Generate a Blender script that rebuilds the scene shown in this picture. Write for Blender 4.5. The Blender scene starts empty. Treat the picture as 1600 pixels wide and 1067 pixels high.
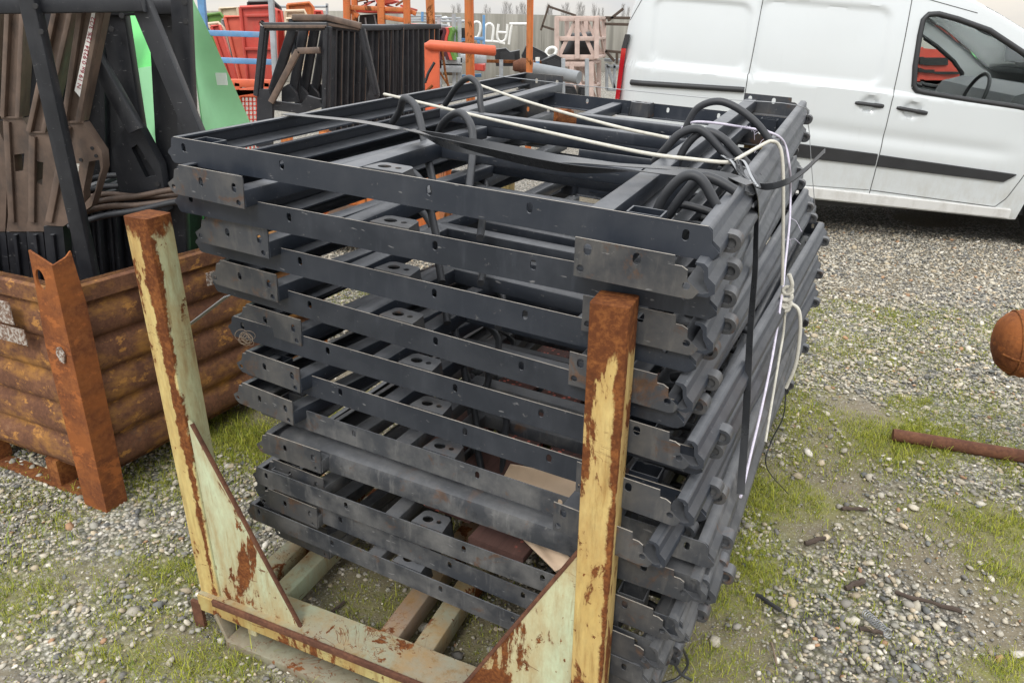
import bpy, bmesh, math, random
import numpy as np
from mathutils import Vector, Matrix
from mathutils.geometry import tessellate_polygon
R_ = math.radians
random.seed(7); rng = np.random.default_rng(7)
scene = bpy.context.scene
COL = scene.collection

# ------------------------------------------------------------------ camera
FPX, PITCH, ROLL, CH = 1109.0, R_(24.0), R_(0.35), 1.55
cp, sp = math.cos(PITCH), math.sin(PITCH)
_R0, _F, _D0 = np.array([1, 0, 0.]), np.array([0, cp, -sp]), np.array([0, -sp, -cp])
_cr, _sr = math.cos(ROLL), math.sin(ROLL)
_R, _D = _cr*_R0 - _sr*_D0, _sr*_R0 + _cr*_D0
_C = np.array([0, 0, CH])
cam = bpy.data.cameras.new('camera'); camo = bpy.data.objects.new('camera', cam); COL.objects.link(camo)
cam.sensor_width = 36; cam.lens = FPX/1600*36; cam.clip_end = 2000; cam.clip_start = .05
camo.matrix_world = Matrix(((_R[0], -_D[0], -_F[0], 0), (_R[1], -_D[1], -_F[1], 0), (_R[2], -_D[2], -_F[2], CH), (0, 0, 0, 1)))
scene.camera = camo
cam.dof.use_dof = False
# ------------------------------------------------------------------ world, sun, exposure
SUN_EL, SUN_AZ = R_(48), R_(200)      # soft, from behind the camera's left shoulder
w = bpy.data.worlds.new('World'); scene.world = w; w.use_nodes = True
nt = w.node_tree; nt.nodes.clear()
o = nt.nodes.new('ShaderNodeOutputWorld'); bg = nt.nodes.new('ShaderNodeBackground'); bg.inputs[1].default_value = .1
sky = nt.nodes.new('ShaderNodeTexSky'); sky.sky_type = 'NISHITA'; sky.sun_disc = False
sky.sun_elevation = SUN_EL; sky.sun_rotation = SUN_AZ; sky.dust_density = 3
tc = nt.nodes.new('ShaderNodeTexCoord'); sep = nt.nodes.new('ShaderNodeSeparateXYZ')
nt.links.new(tc.outputs['Generated'], sep.inputs[0])
mp = nt.nodes.new('ShaderNodeMapping'); mp.inputs['Scale'].default_value = (1.5, 1.5, 6)
nt.links.new(tc.outputs['Generated'], mp.inputs[0])
nz = nt.nodes.new('ShaderNodeTexNoise'); nz.inputs['Scale'].default_value = 2.2; nz.inputs['Detail'].default_value = 6
nt.links.new(mp.outputs[0], nz.inputs['Vector'])
rp = nt.nodes.new('ShaderNodeValToRGB')                     # overcast: zenith about twice the horizon
rp.color_ramp.elements[0].position = 0; rp.color_ramp.elements[0].color = (8.4, 8.2, 7.9, 1)
rp.color_ramp.elements[1].position = .7; rp.color_ramp.elements[1].color = (22, 22.6, 23.6, 1)
nt.links.new(sep.outputs[2], rp.inputs[0])
rn = nt.nodes.new('ShaderNodeValToRGB')
rn.color_ramp.elements[0].position = .35; rn.color_ramp.elements[0].color = (.76, .80, .86, 1)
rn.color_ramp.elements[1].position = .65; rn.color_ramp.elements[1].color = (1.12, 1.06, .97, 1)
nt.links.new(nz.outputs[0], rn.inputs[0])
ml = nt.nodes.new('ShaderNodeMix'); ml.data_type = 'RGBA'; ml.blend_type = 'MULTIPLY'; ml.inputs[0].default_value = 1
nt.links.new(rp.outputs[0], ml.inputs[6]); nt.links.new(rn.outputs[0], ml.inputs[7])
mx = nt.nodes.new('ShaderNodeMix'); mx.data_type = 'RGBA'; mx.inputs[0].default_value = .88
nt.links.new(sky.outputs[0], mx.inputs[6]); nt.links.new(ml.outputs[2], mx.inputs[7])
nt.links.new(mx.outputs[2], bg.inputs[0]); nt.links.new(bg.outputs[0], o.inputs[0])
sl = bpy.data.lights.new('sun', 'SUN'); sl.energy = 1.3; sl.angle = R_(14); sl.color = (1, .96, .9)
so = bpy.data.objects.new('sun', sl); COL.objects.link(so)
so.rotation_euler = (R_(90)-SUN_EL, 0, R_(180)-SUN_AZ)
scene.view_settings.view_transform = 'Standard'; scene.view_settings.look = 'None'
scene.view_settings.exposure = 0.15; scene.view_settings.gamma = 1
scene.render.engine = 'CYCLES'

# ------------------------------------------------------------------ measuring: a photo point at a known depth or height -> a place in the yard
def ray(x, y): return _F + _R*(x-800)/FPX + _D*(y-533.5)/FPX
def at(x, y, Y):
    d = ray(x, y); return Vector(_C + d*(Y/d[1]))
def atz(x, y, z=0.):
    d = ray(x, y); return Vector(_C + d*((z-CH)/d[2]))
def onplane(x, y, P0, n):
    d = ray(x, y); n = np.array(n); return Vector(_C + d*(((np.array(P0)-_C)@n)/(d@n)))

# ------------------------------------------------------------------ materials
class NT:
    def __init__(s, name):
        s.m = bpy.data.materials.new(name); s.m.use_nodes = True; s.t = s.m.node_tree
        s.b = s.t.nodes['Principled BSDF']; s.out = s.t.nodes['Material Output']
        s.co = s.t.nodes.new('ShaderNodeTexCoord').outputs['Object']
    def link(s, a, b): s.t.links.new(a, b)
    def vec(s, sc=(1, 1, 1), loc=(0, 0, 0), rot=(0, 0, 0), src=None):
        n = s.t.nodes.new('ShaderNodeMapping'); n.inputs['Scale'].default_value = sc; n.inputs['Location'].default_value = loc
        n.inputs['Rotation'].default_value = rot
        s.link(src or s.co, n.inputs[0]); return n.outputs[0]
    def noise(s, scale, detail=5, rough=.6, v=None, dist=0):
        n = s.t.nodes.new('ShaderNodeTexNoise'); n.inputs['Scale'].default_value = scale; n.inputs['Detail'].default_value = detail
        n.inputs['Roughness'].default_value = rough; n.inputs['Distortion'].default_value = dist
        s.link(v or s.co, n.inputs['Vector']); return n.outputs[0]
    def vor(s, scale, v=None, feat='F1', out=0, rnd=1):
        n = s.t.nodes.new('ShaderNodeTexVoronoi'); n.inputs['Scale'].default_value = scale; n.feature = feat
        n.inputs['Randomness'].default_value = rnd
        s.link(v or s.co, n.inputs['Vector']); return n.outputs[out]
    def ramp(s, f, stops, interp='LINEAR'):
        n = s.t.nodes.new('ShaderNodeValToRGB'); cr = n.color_ramp; cr.interpolation = interp
        while len(cr.elements) < len(stops): cr.elements.new(.5)
        for e, (p, c) in zip(cr.elements, stops):
            e.position = p; e.color = (c, c, c, 1) if isinstance(c, (int, float)) else (*c, 1)
        s.link(f, n.inputs[0]); return n.outputs[0]
    def mix(s, f, a, b, mode='MIX'):
        n = s.t.nodes.new('ShaderNodeMix'); n.data_type = 'RGBA'; n.blend_type = mode
        for i, x in ((0, f), (6, a), (7, b)):
            if hasattr(x, 'node'): s.link(x, n.inputs[i])
            elif isinstance(x, (int, float)): n.inputs[i].default_value = x if i == 0 else (x, x, x, 1)
            else: n.inputs[i].default_value = (*x, 1)
        return n.outputs[2]
    def math(s, op, a, b=0.):
        n = s.t.nodes.new('ShaderNodeMath'); n.operation = op; n.use_clamp = False
        for i, x in ((0, a), (1, b)):
            if hasattr(x, 'node'): s.link(x, n.inputs[i])
            else: n.inputs[i].default_value = x
        return n.outputs[0]
    def sepz(s, src=None, i=2):
        n = s.t.nodes.new('ShaderNodeSeparateXYZ'); s.link(src or s.co, n.inputs[0]); return n.outputs[i]
    def rnd(s):
        return s.t.nodes.new('ShaderNodeObjectInfo').outputs['Random']
    def bump(s, h, st=.3, dist=.002):
        n = s.t.nodes.new('ShaderNodeBump'); n.inputs['Strength'].default_value = st; n.inputs['Distance'].default_value = dist
        s.link(h, n.inputs['Height']); s.link(n.outputs[0], s.b.inputs['Normal'])
    def set(s, **k):
        for a, x in k.items():
            a = {'base': 'Base Color', 'rough': 'Roughness', 'metal': 'Metallic', 'coat': 'Coat Weight', 'spec': 'Specular IOR Level',
                 'trans': 'Transmission Weight', 'alpha': 'Alpha', 'ior': 'IOR', 'coatr': 'Coat Roughness'}[a]
            i = s.b.inputs[a]
            if hasattr(x, 'node'): s.link(x, i)
            elif isinstance(x, tuple): i.default_value = (*x, 1)
            else: i.default_value = x
        return s.m

RUST = [(0, (.045, .017, .010)), (.42, (.13, .045, .017)), (.66, (.26, .098, .030)), (1, (.40, .19, .065))]
def m_steel(name, base, dirt, rust=.0, rough=.42):
    n = NT(name)
    off = n.t.nodes.new('ShaderNodeVectorMath'); off.operation = 'ADD'; n.link(n.co, off.inputs[0])
    oi = n.rnd(); k = n.math('MULTIPLY', oi, 37.); cb = n.t.nodes.new('ShaderNodeCombineXYZ')
    for i in range(3): n.link(k, cb.inputs[i])
    n.link(cb.outputs[0], off.inputs[1]); v = off.outputs[0]
    a = n.noise(9, 6, .65, v); b = n.noise(60, 4, .7, v); st = n.noise(22, 5, .65, n.vec((2, 2, .35), src=v))
    c0 = n.mix(n.ramp(oi, [(0, .0), (1, 1.)]), tuple(x*.82 for x in base), tuple(x*1.2 for x in base))
    c1 = n.mix(n.ramp(a, [(.42, 0.), (.72, .75)]), c0, dirt)
    c1 = n.mix(n.ramp(st, [(.55, 0.), (.75, .4)]), c1, tuple(x*1.35 for x in dirt))
    c2 = n.mix(n.ramp(b, [(.66, 0.), (.72, .55)]), c1, (.16, .155, .15))      # chalky specks and scuffs
    c2 = n.mix(n.ramp(n.noise(130, 2, .5, n.vec((.25, 1, 1), src=v)), [(.71, 0.), (.745, .5)]), c2, (.25, .25, .25))
    rm = n.ramp(n.noise(13, 8, .7, v, .6), [(.66-rust*.22, 0.), (.74-rust*.2, 1.)])
    rc = n.ramp(n.noise(40, 5, .7, v), [(.3, (.045, .028, .02)), (.6, (.11, .062, .038)), (.8, (.19, .12, .08))])
    c3 = n.mix(rm, c2, rc) if rust > 0 else c2
    ge = n.t.nodes.new('ShaderNodeNewGeometry'); up = n.ramp(n.sepz(ge.outputs['True Normal']), [(.55, 0.), (.92, 1.)])     # level faces painted lighter, standing in for skylight on the tops
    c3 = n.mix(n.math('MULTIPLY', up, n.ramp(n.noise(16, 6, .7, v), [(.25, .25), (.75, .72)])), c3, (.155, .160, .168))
    n.set(base=c3, rough=n.ramp(a, [(.3, rough-.06), (.7, rough+.16)]), spec=.5)
    n.bump(n.mix(.5, b, a), .12, .002)
    return n.m
def m_rustpaint(name, paints, amount, zrust=None, edge=None, dripc=(.36, .19, .045), rough=.5, paint_scale=2.2, split=None, stain=.55):
    """old paint, rust breaking through; amount 0..1; paints: two tones; zrust: height above which bare rust; edge: (axis, at, width) worn bare"""
    n = NT(name)
    v = n.vec((1, 1, .45), loc=(3.1, 1.7, .4))
    d = n.noise(14, 6, .7, n.vec((1, 1, .22))); big = n.noise(6.5, 9, .68, v, .5); fine = n.noise(42, 5, .7, v)
    p = n.mix(n.ramp(n.noise(paint_scale, 3, .5, n.vec((1, 1, .3))), [(.38, 0.), (.62, 1.)]), paints[0], paints[1])
    if split: p = n.mix(n.ramp(n.sepz(i=0), [(.031, 0.), (.033, 1.)]), (.62, .50, .20), p)
    p = n.mix(n.ramp(d, [(.42, 0.), (.72, .75)]), p, dripc)
    p = n.mix(n.ramp(n.noise(34, 6, .72, n.vec((1, 1, .10), loc=(5, 1, 2))), [(.54, 0.), (.70, .7)]), p, tuple(x*.62 for x in dripc))
    p = n.mix(n.ramp(n.noise(90, 3, .6, v), [(.4, 0.), (.75, .2)]), p, (.2, .18, .1))
    m = n.ramp(big, [(.62-.28*amount, 0.), (.64-.28*amount, 1.)])
    s = n.ramp(fine, [(.675-.06*amount, 0.), (.69-.06*amount, 1.)])
    # scratches: thin slanting bare lines
    sc = n.ramp(n.noise(7, 4, .75, n.vec((1, 1, 2.4), rot=(.5, .5, .3)), 1.3), [(.491, 0.), (.497, 1.), (.503, 1.), (.509, 0.)])
    sm = n.math('MULTIPLY', sc, n.ramp(n.noise(4, 2, .5), [(.57, 0.), (.62, .8)]))
    halo = n.math('MAXIMUM', n.ramp(big, [(.50-.28*amount, 0.), (.64-.28*amount, .75)]), n.ramp(fine, [(.58-.06*amount, 0.), (.69-.06*amount, .55)]))
    p = n.mix(n.math('MULTIPLY', halo, stain), p, (.34, .17, .045))
    mid = n.ramp(n.noise(19, 8, .72, n.vec((1, 1, .7), loc=(8, 4, 2)), .4), [(.665-.10*amount, 0.), (.68-.10*amount, 1.)])
    m = n.math('MAXIMUM', m, mid)
    dash = n.math('MULTIPLY', n.ramp(n.noise(15, 5, .7, n.vec((.5, .5, 2.6), loc=(1, 8, 3)), .8), [(.655, 0.), (.67, 1.)]), n.ramp(n.noise(3.3, 3, .5, n.vec(loc=(6, 2, 9))), [(.44, 0.), (.52, 1.)]))
    mask = n.math('MAXIMUM', n.math('MAXIMUM', n.math('MAXIMUM', m, s), sm), dash)
    if zrust is not None:
        zz = n.math('ADD', n.sepz(), n.math('MULTIPLY', n.math('SUBTRACT', fine, .5), .10))
        zz = n.math('ADD', zz, n.math('MULTIPLY', n.math('SUBTRACT', big, .5), .07))
        mask = n.math('MAXIMUM', mask, n.ramp(n.math('SUBTRACT', zz, zrust), [(.0, 0.), (.015, 1.)]))
    if edge:
        ex_, ey_, wd = edge
        e = n.math('SQRT', n.math('ADD', n.math('POWER', n.math('SUBTRACT', n.sepz(i=0), ex_), 2.), n.math('POWER', n.math('SUBTRACT', n.sepz(i=1), ey_), 2.)))
        e = n.math('ADD', e, n.math('MULTIPLY', n.math('SUBTRACT', fine, .5), wd*1.3))
        e = n.math('ADD', e, n.math('MULTIPLY', n.math('SUBTRACT', n.noise(11, 6, .7), .5), wd*2.4))
        e = n.math('ADD', e, n.math('MULTIPLY', n.math('SUBTRACT', 1.1, n.sepz()), wd*.85))
        mask = n.math('MAXIMUM', mask, n.ramp(e, [(wd, 1.), (wd+.002, 0.)]))
    rc = n.ramp(n.mix(.5, n.noise(26, 6, .7), n.noise(130, 3, .6)), [(a*.7+.18, c) for a, c in RUST])
    n.set(base=n.mix(mask, p, rc), rough=n.mix(mask, rough, .92), spec=n.mix(mask, .45, .15))
    n.bump(n.mix(.35, n.math('MULTIPLY', mask, .6), n.noise(160, 3, .6)), .5, .003)
    return n.m
def m_rust(name, lo=.0, hi=1., paint=None, pa=.3, grime=None, base=None):
    n = NT(name); RU = base or RUST
    rc = n.ramp(n.mix(.45, n.noise(7, 8, .7, dist=.4), n.noise(70, 4, .7)), [(.25+p*.5, c) for p, c in RU])
    if paint:
        rc = n.mix(n.ramp(n.noise(5, 8, .7, n.vec((1, 1, 1.8), loc=(2, 5, 1))), [(.58-.25*pa, 0.), (.74-.25*pa, .8)]), rc, paint)
        rc = n.mix(n.ramp(n.noise(11, 8, .75, n.vec((1, 1, 1.8), loc=(7, 2, 6))), [(.64-.2*pa, 0.), (.69-.2*pa, .7)]), rc, tuple(min(.6, x*1.35) for x in paint))
    if grime:
        rc = n.mix(n.ramp(n.noise(4, 7, .7, n.vec(loc=(9, 1, 4))), [(.62, 0.), (.68, .8)]), rc, grime)
    n.set(base=rc, rough=.88, spec=.2); n.bump(n.mix(.5, n.noise(60, 5, .7), n.noise(200, 3, .6)), .5, .003)
    return n.m
def m_plain(name, c, rough=.5, var=.18, metal=0, scale=6, coat=0, spec=.5, dirt=None, da=.4):
    n = NT(name); a = n.noise(scale, 6, .65)
    col = n.mix(n.ramp(a, [(.3, 0.), (.7, 1.)]), tuple(x*(1-var) for x in c), tuple(min(.9, x*(1+var)) for x in c))
    if dirt: col = n.mix(n.ramp(n.noise(scale*2.3, 7, .7, n.vec((1, 1, .5))), [(.48, 0.), (.72, da)]), col, dirt)
    n.set(base=col, rough=n.ramp(a, [(.3, max(.02, rough-.08)), (.7, rough+.08)]), metal=metal, coat=coat, spec=spec)
    n.bump(n.noise(scale*14, 4, .6), .08, .002)
    return n.m
M = {}
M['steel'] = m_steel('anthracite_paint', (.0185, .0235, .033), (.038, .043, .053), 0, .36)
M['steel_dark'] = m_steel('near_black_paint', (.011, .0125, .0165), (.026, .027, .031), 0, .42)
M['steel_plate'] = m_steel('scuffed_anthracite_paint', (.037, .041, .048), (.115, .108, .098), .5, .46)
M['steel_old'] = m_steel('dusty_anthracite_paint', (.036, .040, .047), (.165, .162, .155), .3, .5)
M['edge'] = m_plain('bare_worn_edge', (.34, .31, .27), .6, .3, scale=30)
M['black_tube'] = m_plain('black_rubbery_tube', (.026, .028, .032), .5, .2)
M['post_left'] = m_rustpaint('rusted_cream_green_paint', ((.50, .60, .40), (.52, .58, .36)), .2, 1.125, (.021, -.0345, .021), split=True)
M['post_front'] = m_rustpaint('rusted_yellow_paint', ((.60, .44, .14), (.66, .53, .26)), .38, 1.05, (.032, -.0345, .013))
M['gusset'] = m_rustpaint('rusted_pale_green_paint', ((.47, .59, .42), (.58, .58, .36)), .35, stain=.5)
M['beam'] = m_rustpaint('rusted_ochre_paint', ((.44, .34, .12), (.50, .45, .20)), .22)
M['rail'] = m_rustpaint('faded_green_grimy_paint', ((.33, .37, .25), (.29, .27, .20)), .22, stain=.25)
M['rail_clean'] = m_rustpaint('grey_green_muddy_paint', ((.25, .28, .20), (.22, .19, .14)), .05, dripc=(.17, .13, .08), stain=.1)
M['rail_brown'] = m_rustpaint('worn_reddish_grimy_paint', ((.25, .17, .13), (.30, .27, .20)), .22, stain=.25)
M['rust'] = m_rust('bare_rust')
M['rust_pipe'] = m_rust('brown_rust', base=[(0, (.05, .024, .017)), (.45, (.11, .05, .032)), (.7, (.17, .078, .045)), (1, (.25, .12, .07))]); 
M['bin'] = m_rust('rusted_bin_steel', paint=(.36, .175, .045), pa=.36, grime=(.12, .085, .065), base=[(0, (.06, .030, .021)), (.45, (.125, .058, .034)), (.7, (.185, .088, .048)), (1, (.29, .165, .095))])
M['bin_post'] = m_rust('orange_rust', paint=(.27, .09, .026), pa=.5, base=[(0, (.07, .026, .015)), (.45, (.16, .055, .022)), (.7, (.26, .095, .032)), (1, (.36, .17, .07))])
M['brown'] = m_plain('dusty_brown_primer', (.125, .086, .064), .55, .42, scale=7, dirt=(.045, .038, .035), da=.7)
M['green'] = m_plain('bright_green_plastic', (.17, .70, .20), .42, .12, scale=3, dirt=(.08, .40, .12), da=.3)
M['green_light'] = m_plain('sunfaded_green_plastic', (.40, .84, .46), .4, .10, scale=3)
M['white_label'] = m_plain('white_paper', (.75, .74, .70), .8, .06)
M['red'] = m_plain('faded_red_plastic', (.52, .065, .045), .45, .2, dirt=(.35, .12, .08))
M['orange_red'] = m_plain('sunfaded_orange_red_plastic', (.62, .12, .07), .45, .15)
M['cream'] = m_plain('cream_plastic', (.62, .50, .36), .5, .12, dirt=(.35, .28, .2))
M['leaf'] = m_plain('mid_green_plastic', (.10, .22, .035), .5, .2)
M['olive'] = m_plain('olive_plastic', (.085, .10, .02), .5, .2)
M['maroon'] = m_plain('maroon_plastic', (.07, .015, .022), .5, .2)
M['grey_pl'] = m_plain('grey_plastic', (.20, .215, .225), .5, .15)
M['orange'] = m_rustpaint('orange_paint', ((.58, .13, .03), (.62, .17, .04)), .12, rough=.5, dripc=(.3, .08, .02))
M['orange_post'] = m_rustpaint('rusty_orange_paint', ((.52, .14, .03), (.56, .18, .05)), .16, rough=.55, dripc=(.25, .07, .02))
M['coral'] = m_plain('coral_red_paint', (.62, .12, .05), .5, .12, dirt=(.4, .09, .04))
M['galv'] = m_plain('galvanised_steel', (.38, .41, .43), .45, .2, metal=.5)
M['blue'] = m_plain('worn_blue_paint', (.12, .28, .50), .5, .25, dirt=(.3, .3, .28))
M['white_tube'] = m_plain('white_painted_tube', (.72, .72, .68), .45, .1)
M['crate'] = m_plain('pinkish_crate_paint', (.52, .40, .35), .7, .18, dirt=(.35, .26, .2))
M['black_pl'] = m_plain('black_plastic', (.018, .019, .021), .38, .25)
M['rubber'] = m_plain('tyre_rubber', (.022, .022, .023), .75, .25)
M['van'] = m_plain('white_van_paint', (.60, .635, .645), .3, .012, coat=.6, scale=1.4, dirt=(.54, .54, .52), da=.15)
n = NT('white_van_body'); z_ = n.sepz(); a = n.noise(1.4, 5, .6)
c = n.mix(n.ramp(a, [(.3, 0.), (.7, 1.)]), (.60, .635, .645), (.575, .605, .61))
lowd = n.math('MULTIPLY', n.ramp(z_, [(.30, 1.), (.72, 0.)]), n.ramp(n.noise(9, 7, .75, n.vec((1, 1, .45))), [(.42, .05), (.75, .75)]))
c = n.mix(lowd, c, (.40, .375, .32))
run = n.math('MULTIPLY', n.ramp(n.noise(30, 5, .7, n.vec((1, 1, .05))), [(.60, 0.), (.78, .28)]), n.ramp(z_, [(.5, 1.), (1.6, .4)]))
c = n.mix(run, c, (.42, .41, .38))
n.set(base=c, rough=n.mix(lowd, .28, .65), coat=.5, spec=.5); M['van'] = n.m
M['van_dirty'] = m_plain('dusty_white_paint', (.62, .62, .60), .45, .05, scale=3, dirt=(.34, .32, .28), da=.6)
M['trim'] = m_plain('black_van_trim', (.022, .023, .025), .5, .2)
M['seam'] = m_plain('panel_gap', (.06, .062, .062), .8, .1)
M['lamp_red'] = m_plain('red_lamp_lens', (.42, .012, .02), .15, .1, coat=1)
M['interior'] = m_plain('grey_cab_plastic', (.10, .105, .11), .6, .2)
M['wood'] = m_plain('weathered_wood', (.20, .15, .105), .85, .3, scale=14)
M['plank'] = None
M['card'] = m_plain('brown_cardboard', (.58, .44, .31), .85, .10, scale=5, dirt=(.36, .25, .17))
M['rope'] = m_plain('dirty_white_rope', (.55, .53, .46), .85, .15, scale=60)
M['twine'] = m_plain('lilac_white_twine', (.62, .58, .68), .8, .15, scale=60)
M['strap'] = m_plain('black_plastic_strap', (.035, .037, .04), .28, .2)
M['wire'] = m_plain('grey_wire', (.32, .33, .34), .4, .2, metal=.6)
M['bark'] = m_plain('dark_bark', (.07, .05, .038), .9, .35, scale=25)
M['twig'] = m_plain('haze_grey_poplar_twigs', (.30, .29, .28), .9, .1)  # greyish bark, its paleness also standing in for haze over the far trees
n = NT('dark_plank_with_red_specks'); a = n.noise(22, 6, .7, n.vec((1, .08, 1)))
c = n.ramp(a, [(.3, (.045, .022, .018)), (.7, (.13, .065, .052))])
c = n.mix(n.math('MULTIPLY', n.ramp(n.vor(62), [(.28, 1.), (.33, 0.)]), n.ramp(n.noise(3.5, 3, .6), [(.5, 0.), (.58, 1.)])), c, (.70, .16, .11))
n.set(base=c, rough=.8); n.bump(a, .3); M['plank'] = n.m
n = NT('window_glass'); n.set(base=(.86, .90, .88), rough=.02, trans=1., ior=1.06, spec=.9); M['glass'] = n.m
n = NT('flaked_label'); m = n.ramp(n.noise(90, 5, .7), [(.44, 0.), (.6, 1.)])
n.set(base=n.mix(m, (.14, .075, .045), n.mix(n.noise(30), (.30, .27, .23), (.56, .53, .48))), rough=.85); M['flaked'] = n.m
# concrete wall: vertical streaks
n = NT('stained_concrete'); s_ = n.noise(3.2, 6, .65, n.vec((1, 1, .08))); t_ = n.noise(1.2, 6, .6)
c = n.mix(n.ramp(s_, [(.38, 0.), (.68, 1.)]), (.36, .345, .30), (.20, .19, .165)); c = n.mix(n.ramp(t_, [(.5, 0.), (.8, .4)]), c, (.22, .22, .17))
n.set(base=c, rough=.9); n.bump(n.noise(30, 5), .2, .01); M['concrete'] = n.m
# ground: fine gravel over grey-brown soil, worn damp and mossy patches
n = NT('gravel_ground')
v1 = n.vor(62, n.vec((1, 1, 0)), out=1); d1 = n.vor(62, n.vec((1, 1, 0)), out=0)
sc = n.ramp(n.sepz(v1, 0), [(0, (.15, .15, .145)), (.25, (.29, .275, .24)), (.5, (.43, .405, .34)), (.72, (.53, .50, .43)), (.9, (.64, .62, .57)), (1, (.42, .31, .20))])
gap = n.ramp(d1, [(.30, 1.), (.62, .32)])
st = n.mix(1., sc, gap, 'MULTIPLY')
gr_ = n.vor(150, n.vec((1, 1, 0)), out=1); gd_ = n.vor(150, n.vec((1, 1, 0)), out=0)
soil = n.mix(n.noise(14, 6, .7), (.125, .105, .072), (.24, .205, .145))
soil = n.mix(n.math('MULTIPLY', n.ramp(n.sepz(gr_, 1), [(.42, 0.), (.55, .9)]), n.ramp(gd_, [(.3, 1.), (.5, 0.)])), soil, n.ramp(n.sepz(gr_, 0), [(0, (.12, .12, .115)), (.6, (.33, .31, .26)), (1, (.48, .46, .41))]))
at_ = n.t.nodes.new('ShaderNodeVertexColor'); at_.layer_name = 'Soil'
pm = n.math('MAXIMUM', n.ramp(n.noise(.9, 6, .65, n.vec((1, 1, 0))), [(.50, 0.), (.68, .6)]), n.math('MINIMUM', n.math('MULTIPLY', at_.outputs[0], 1.3), .97))
col = n.mix(pm, st, soil)
green = n.ramp(n.noise(1.3, 7, .7, n.vec((1, 1, 0), loc=(4.2, 7.7, 0))), [(.55, 0.), (.70, .55)])
far = n.ramp(n.math('MULTIPLY', n.sepz(i=1), .12), [(.42, 1.), (.7, 0.)])
col = n.mix(n.math('MULTIPLY', green, far), col, (.22, .225, .05))
am_ = n.t.nodes.new('ShaderNodeVertexColor'); am_.layer_name = 'Moss'
mm_ = n.math('MULTIPLY', am_.outputs[0], n.ramp(n.noise(38, 6, .7), [(.35, .15), (.6, .95)]))
col = n.mix(mm_, col, n.mix(n.noise(70, 4, .7), (.10, .12, .015), (.30, .31, .04)))
n.set(base=col, rough=.9, spec=.25)
n.bump(n.math('ADD', n.math('MULTIPLY', n.ramp(d1, [(0., 1.), (.6, 0.)]), n.ramp(pm, [(0., 1.), (1., .12)])), n.math('MULTIPLY', n.mix(.5, n.ramp(gd_, [(0., 1.), (.5, 0.)]), n.noise(40, 6, .7)), .5)), .7, .012)
M['ground'] = n.m
def m_vcol(name, rough, trans=0):
    n = NT(name); a = n.t.nodes.new('ShaderNodeVertexColor'); a.layer_name = 'Col'
    n.set(base=n.mix(n.ramp(n.noise(260, 3, .6), [(.3, 0.), (.75, .4)]), a.outputs[0], (.2, .19, .17)) if rough > .7 else a.outputs[0], rough=rough, spec=.16)
    return n.m
M['stone'] = m_vcol('pebble_stone', .8); M['grass'] = m_vcol('grass_blade', .55)

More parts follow.
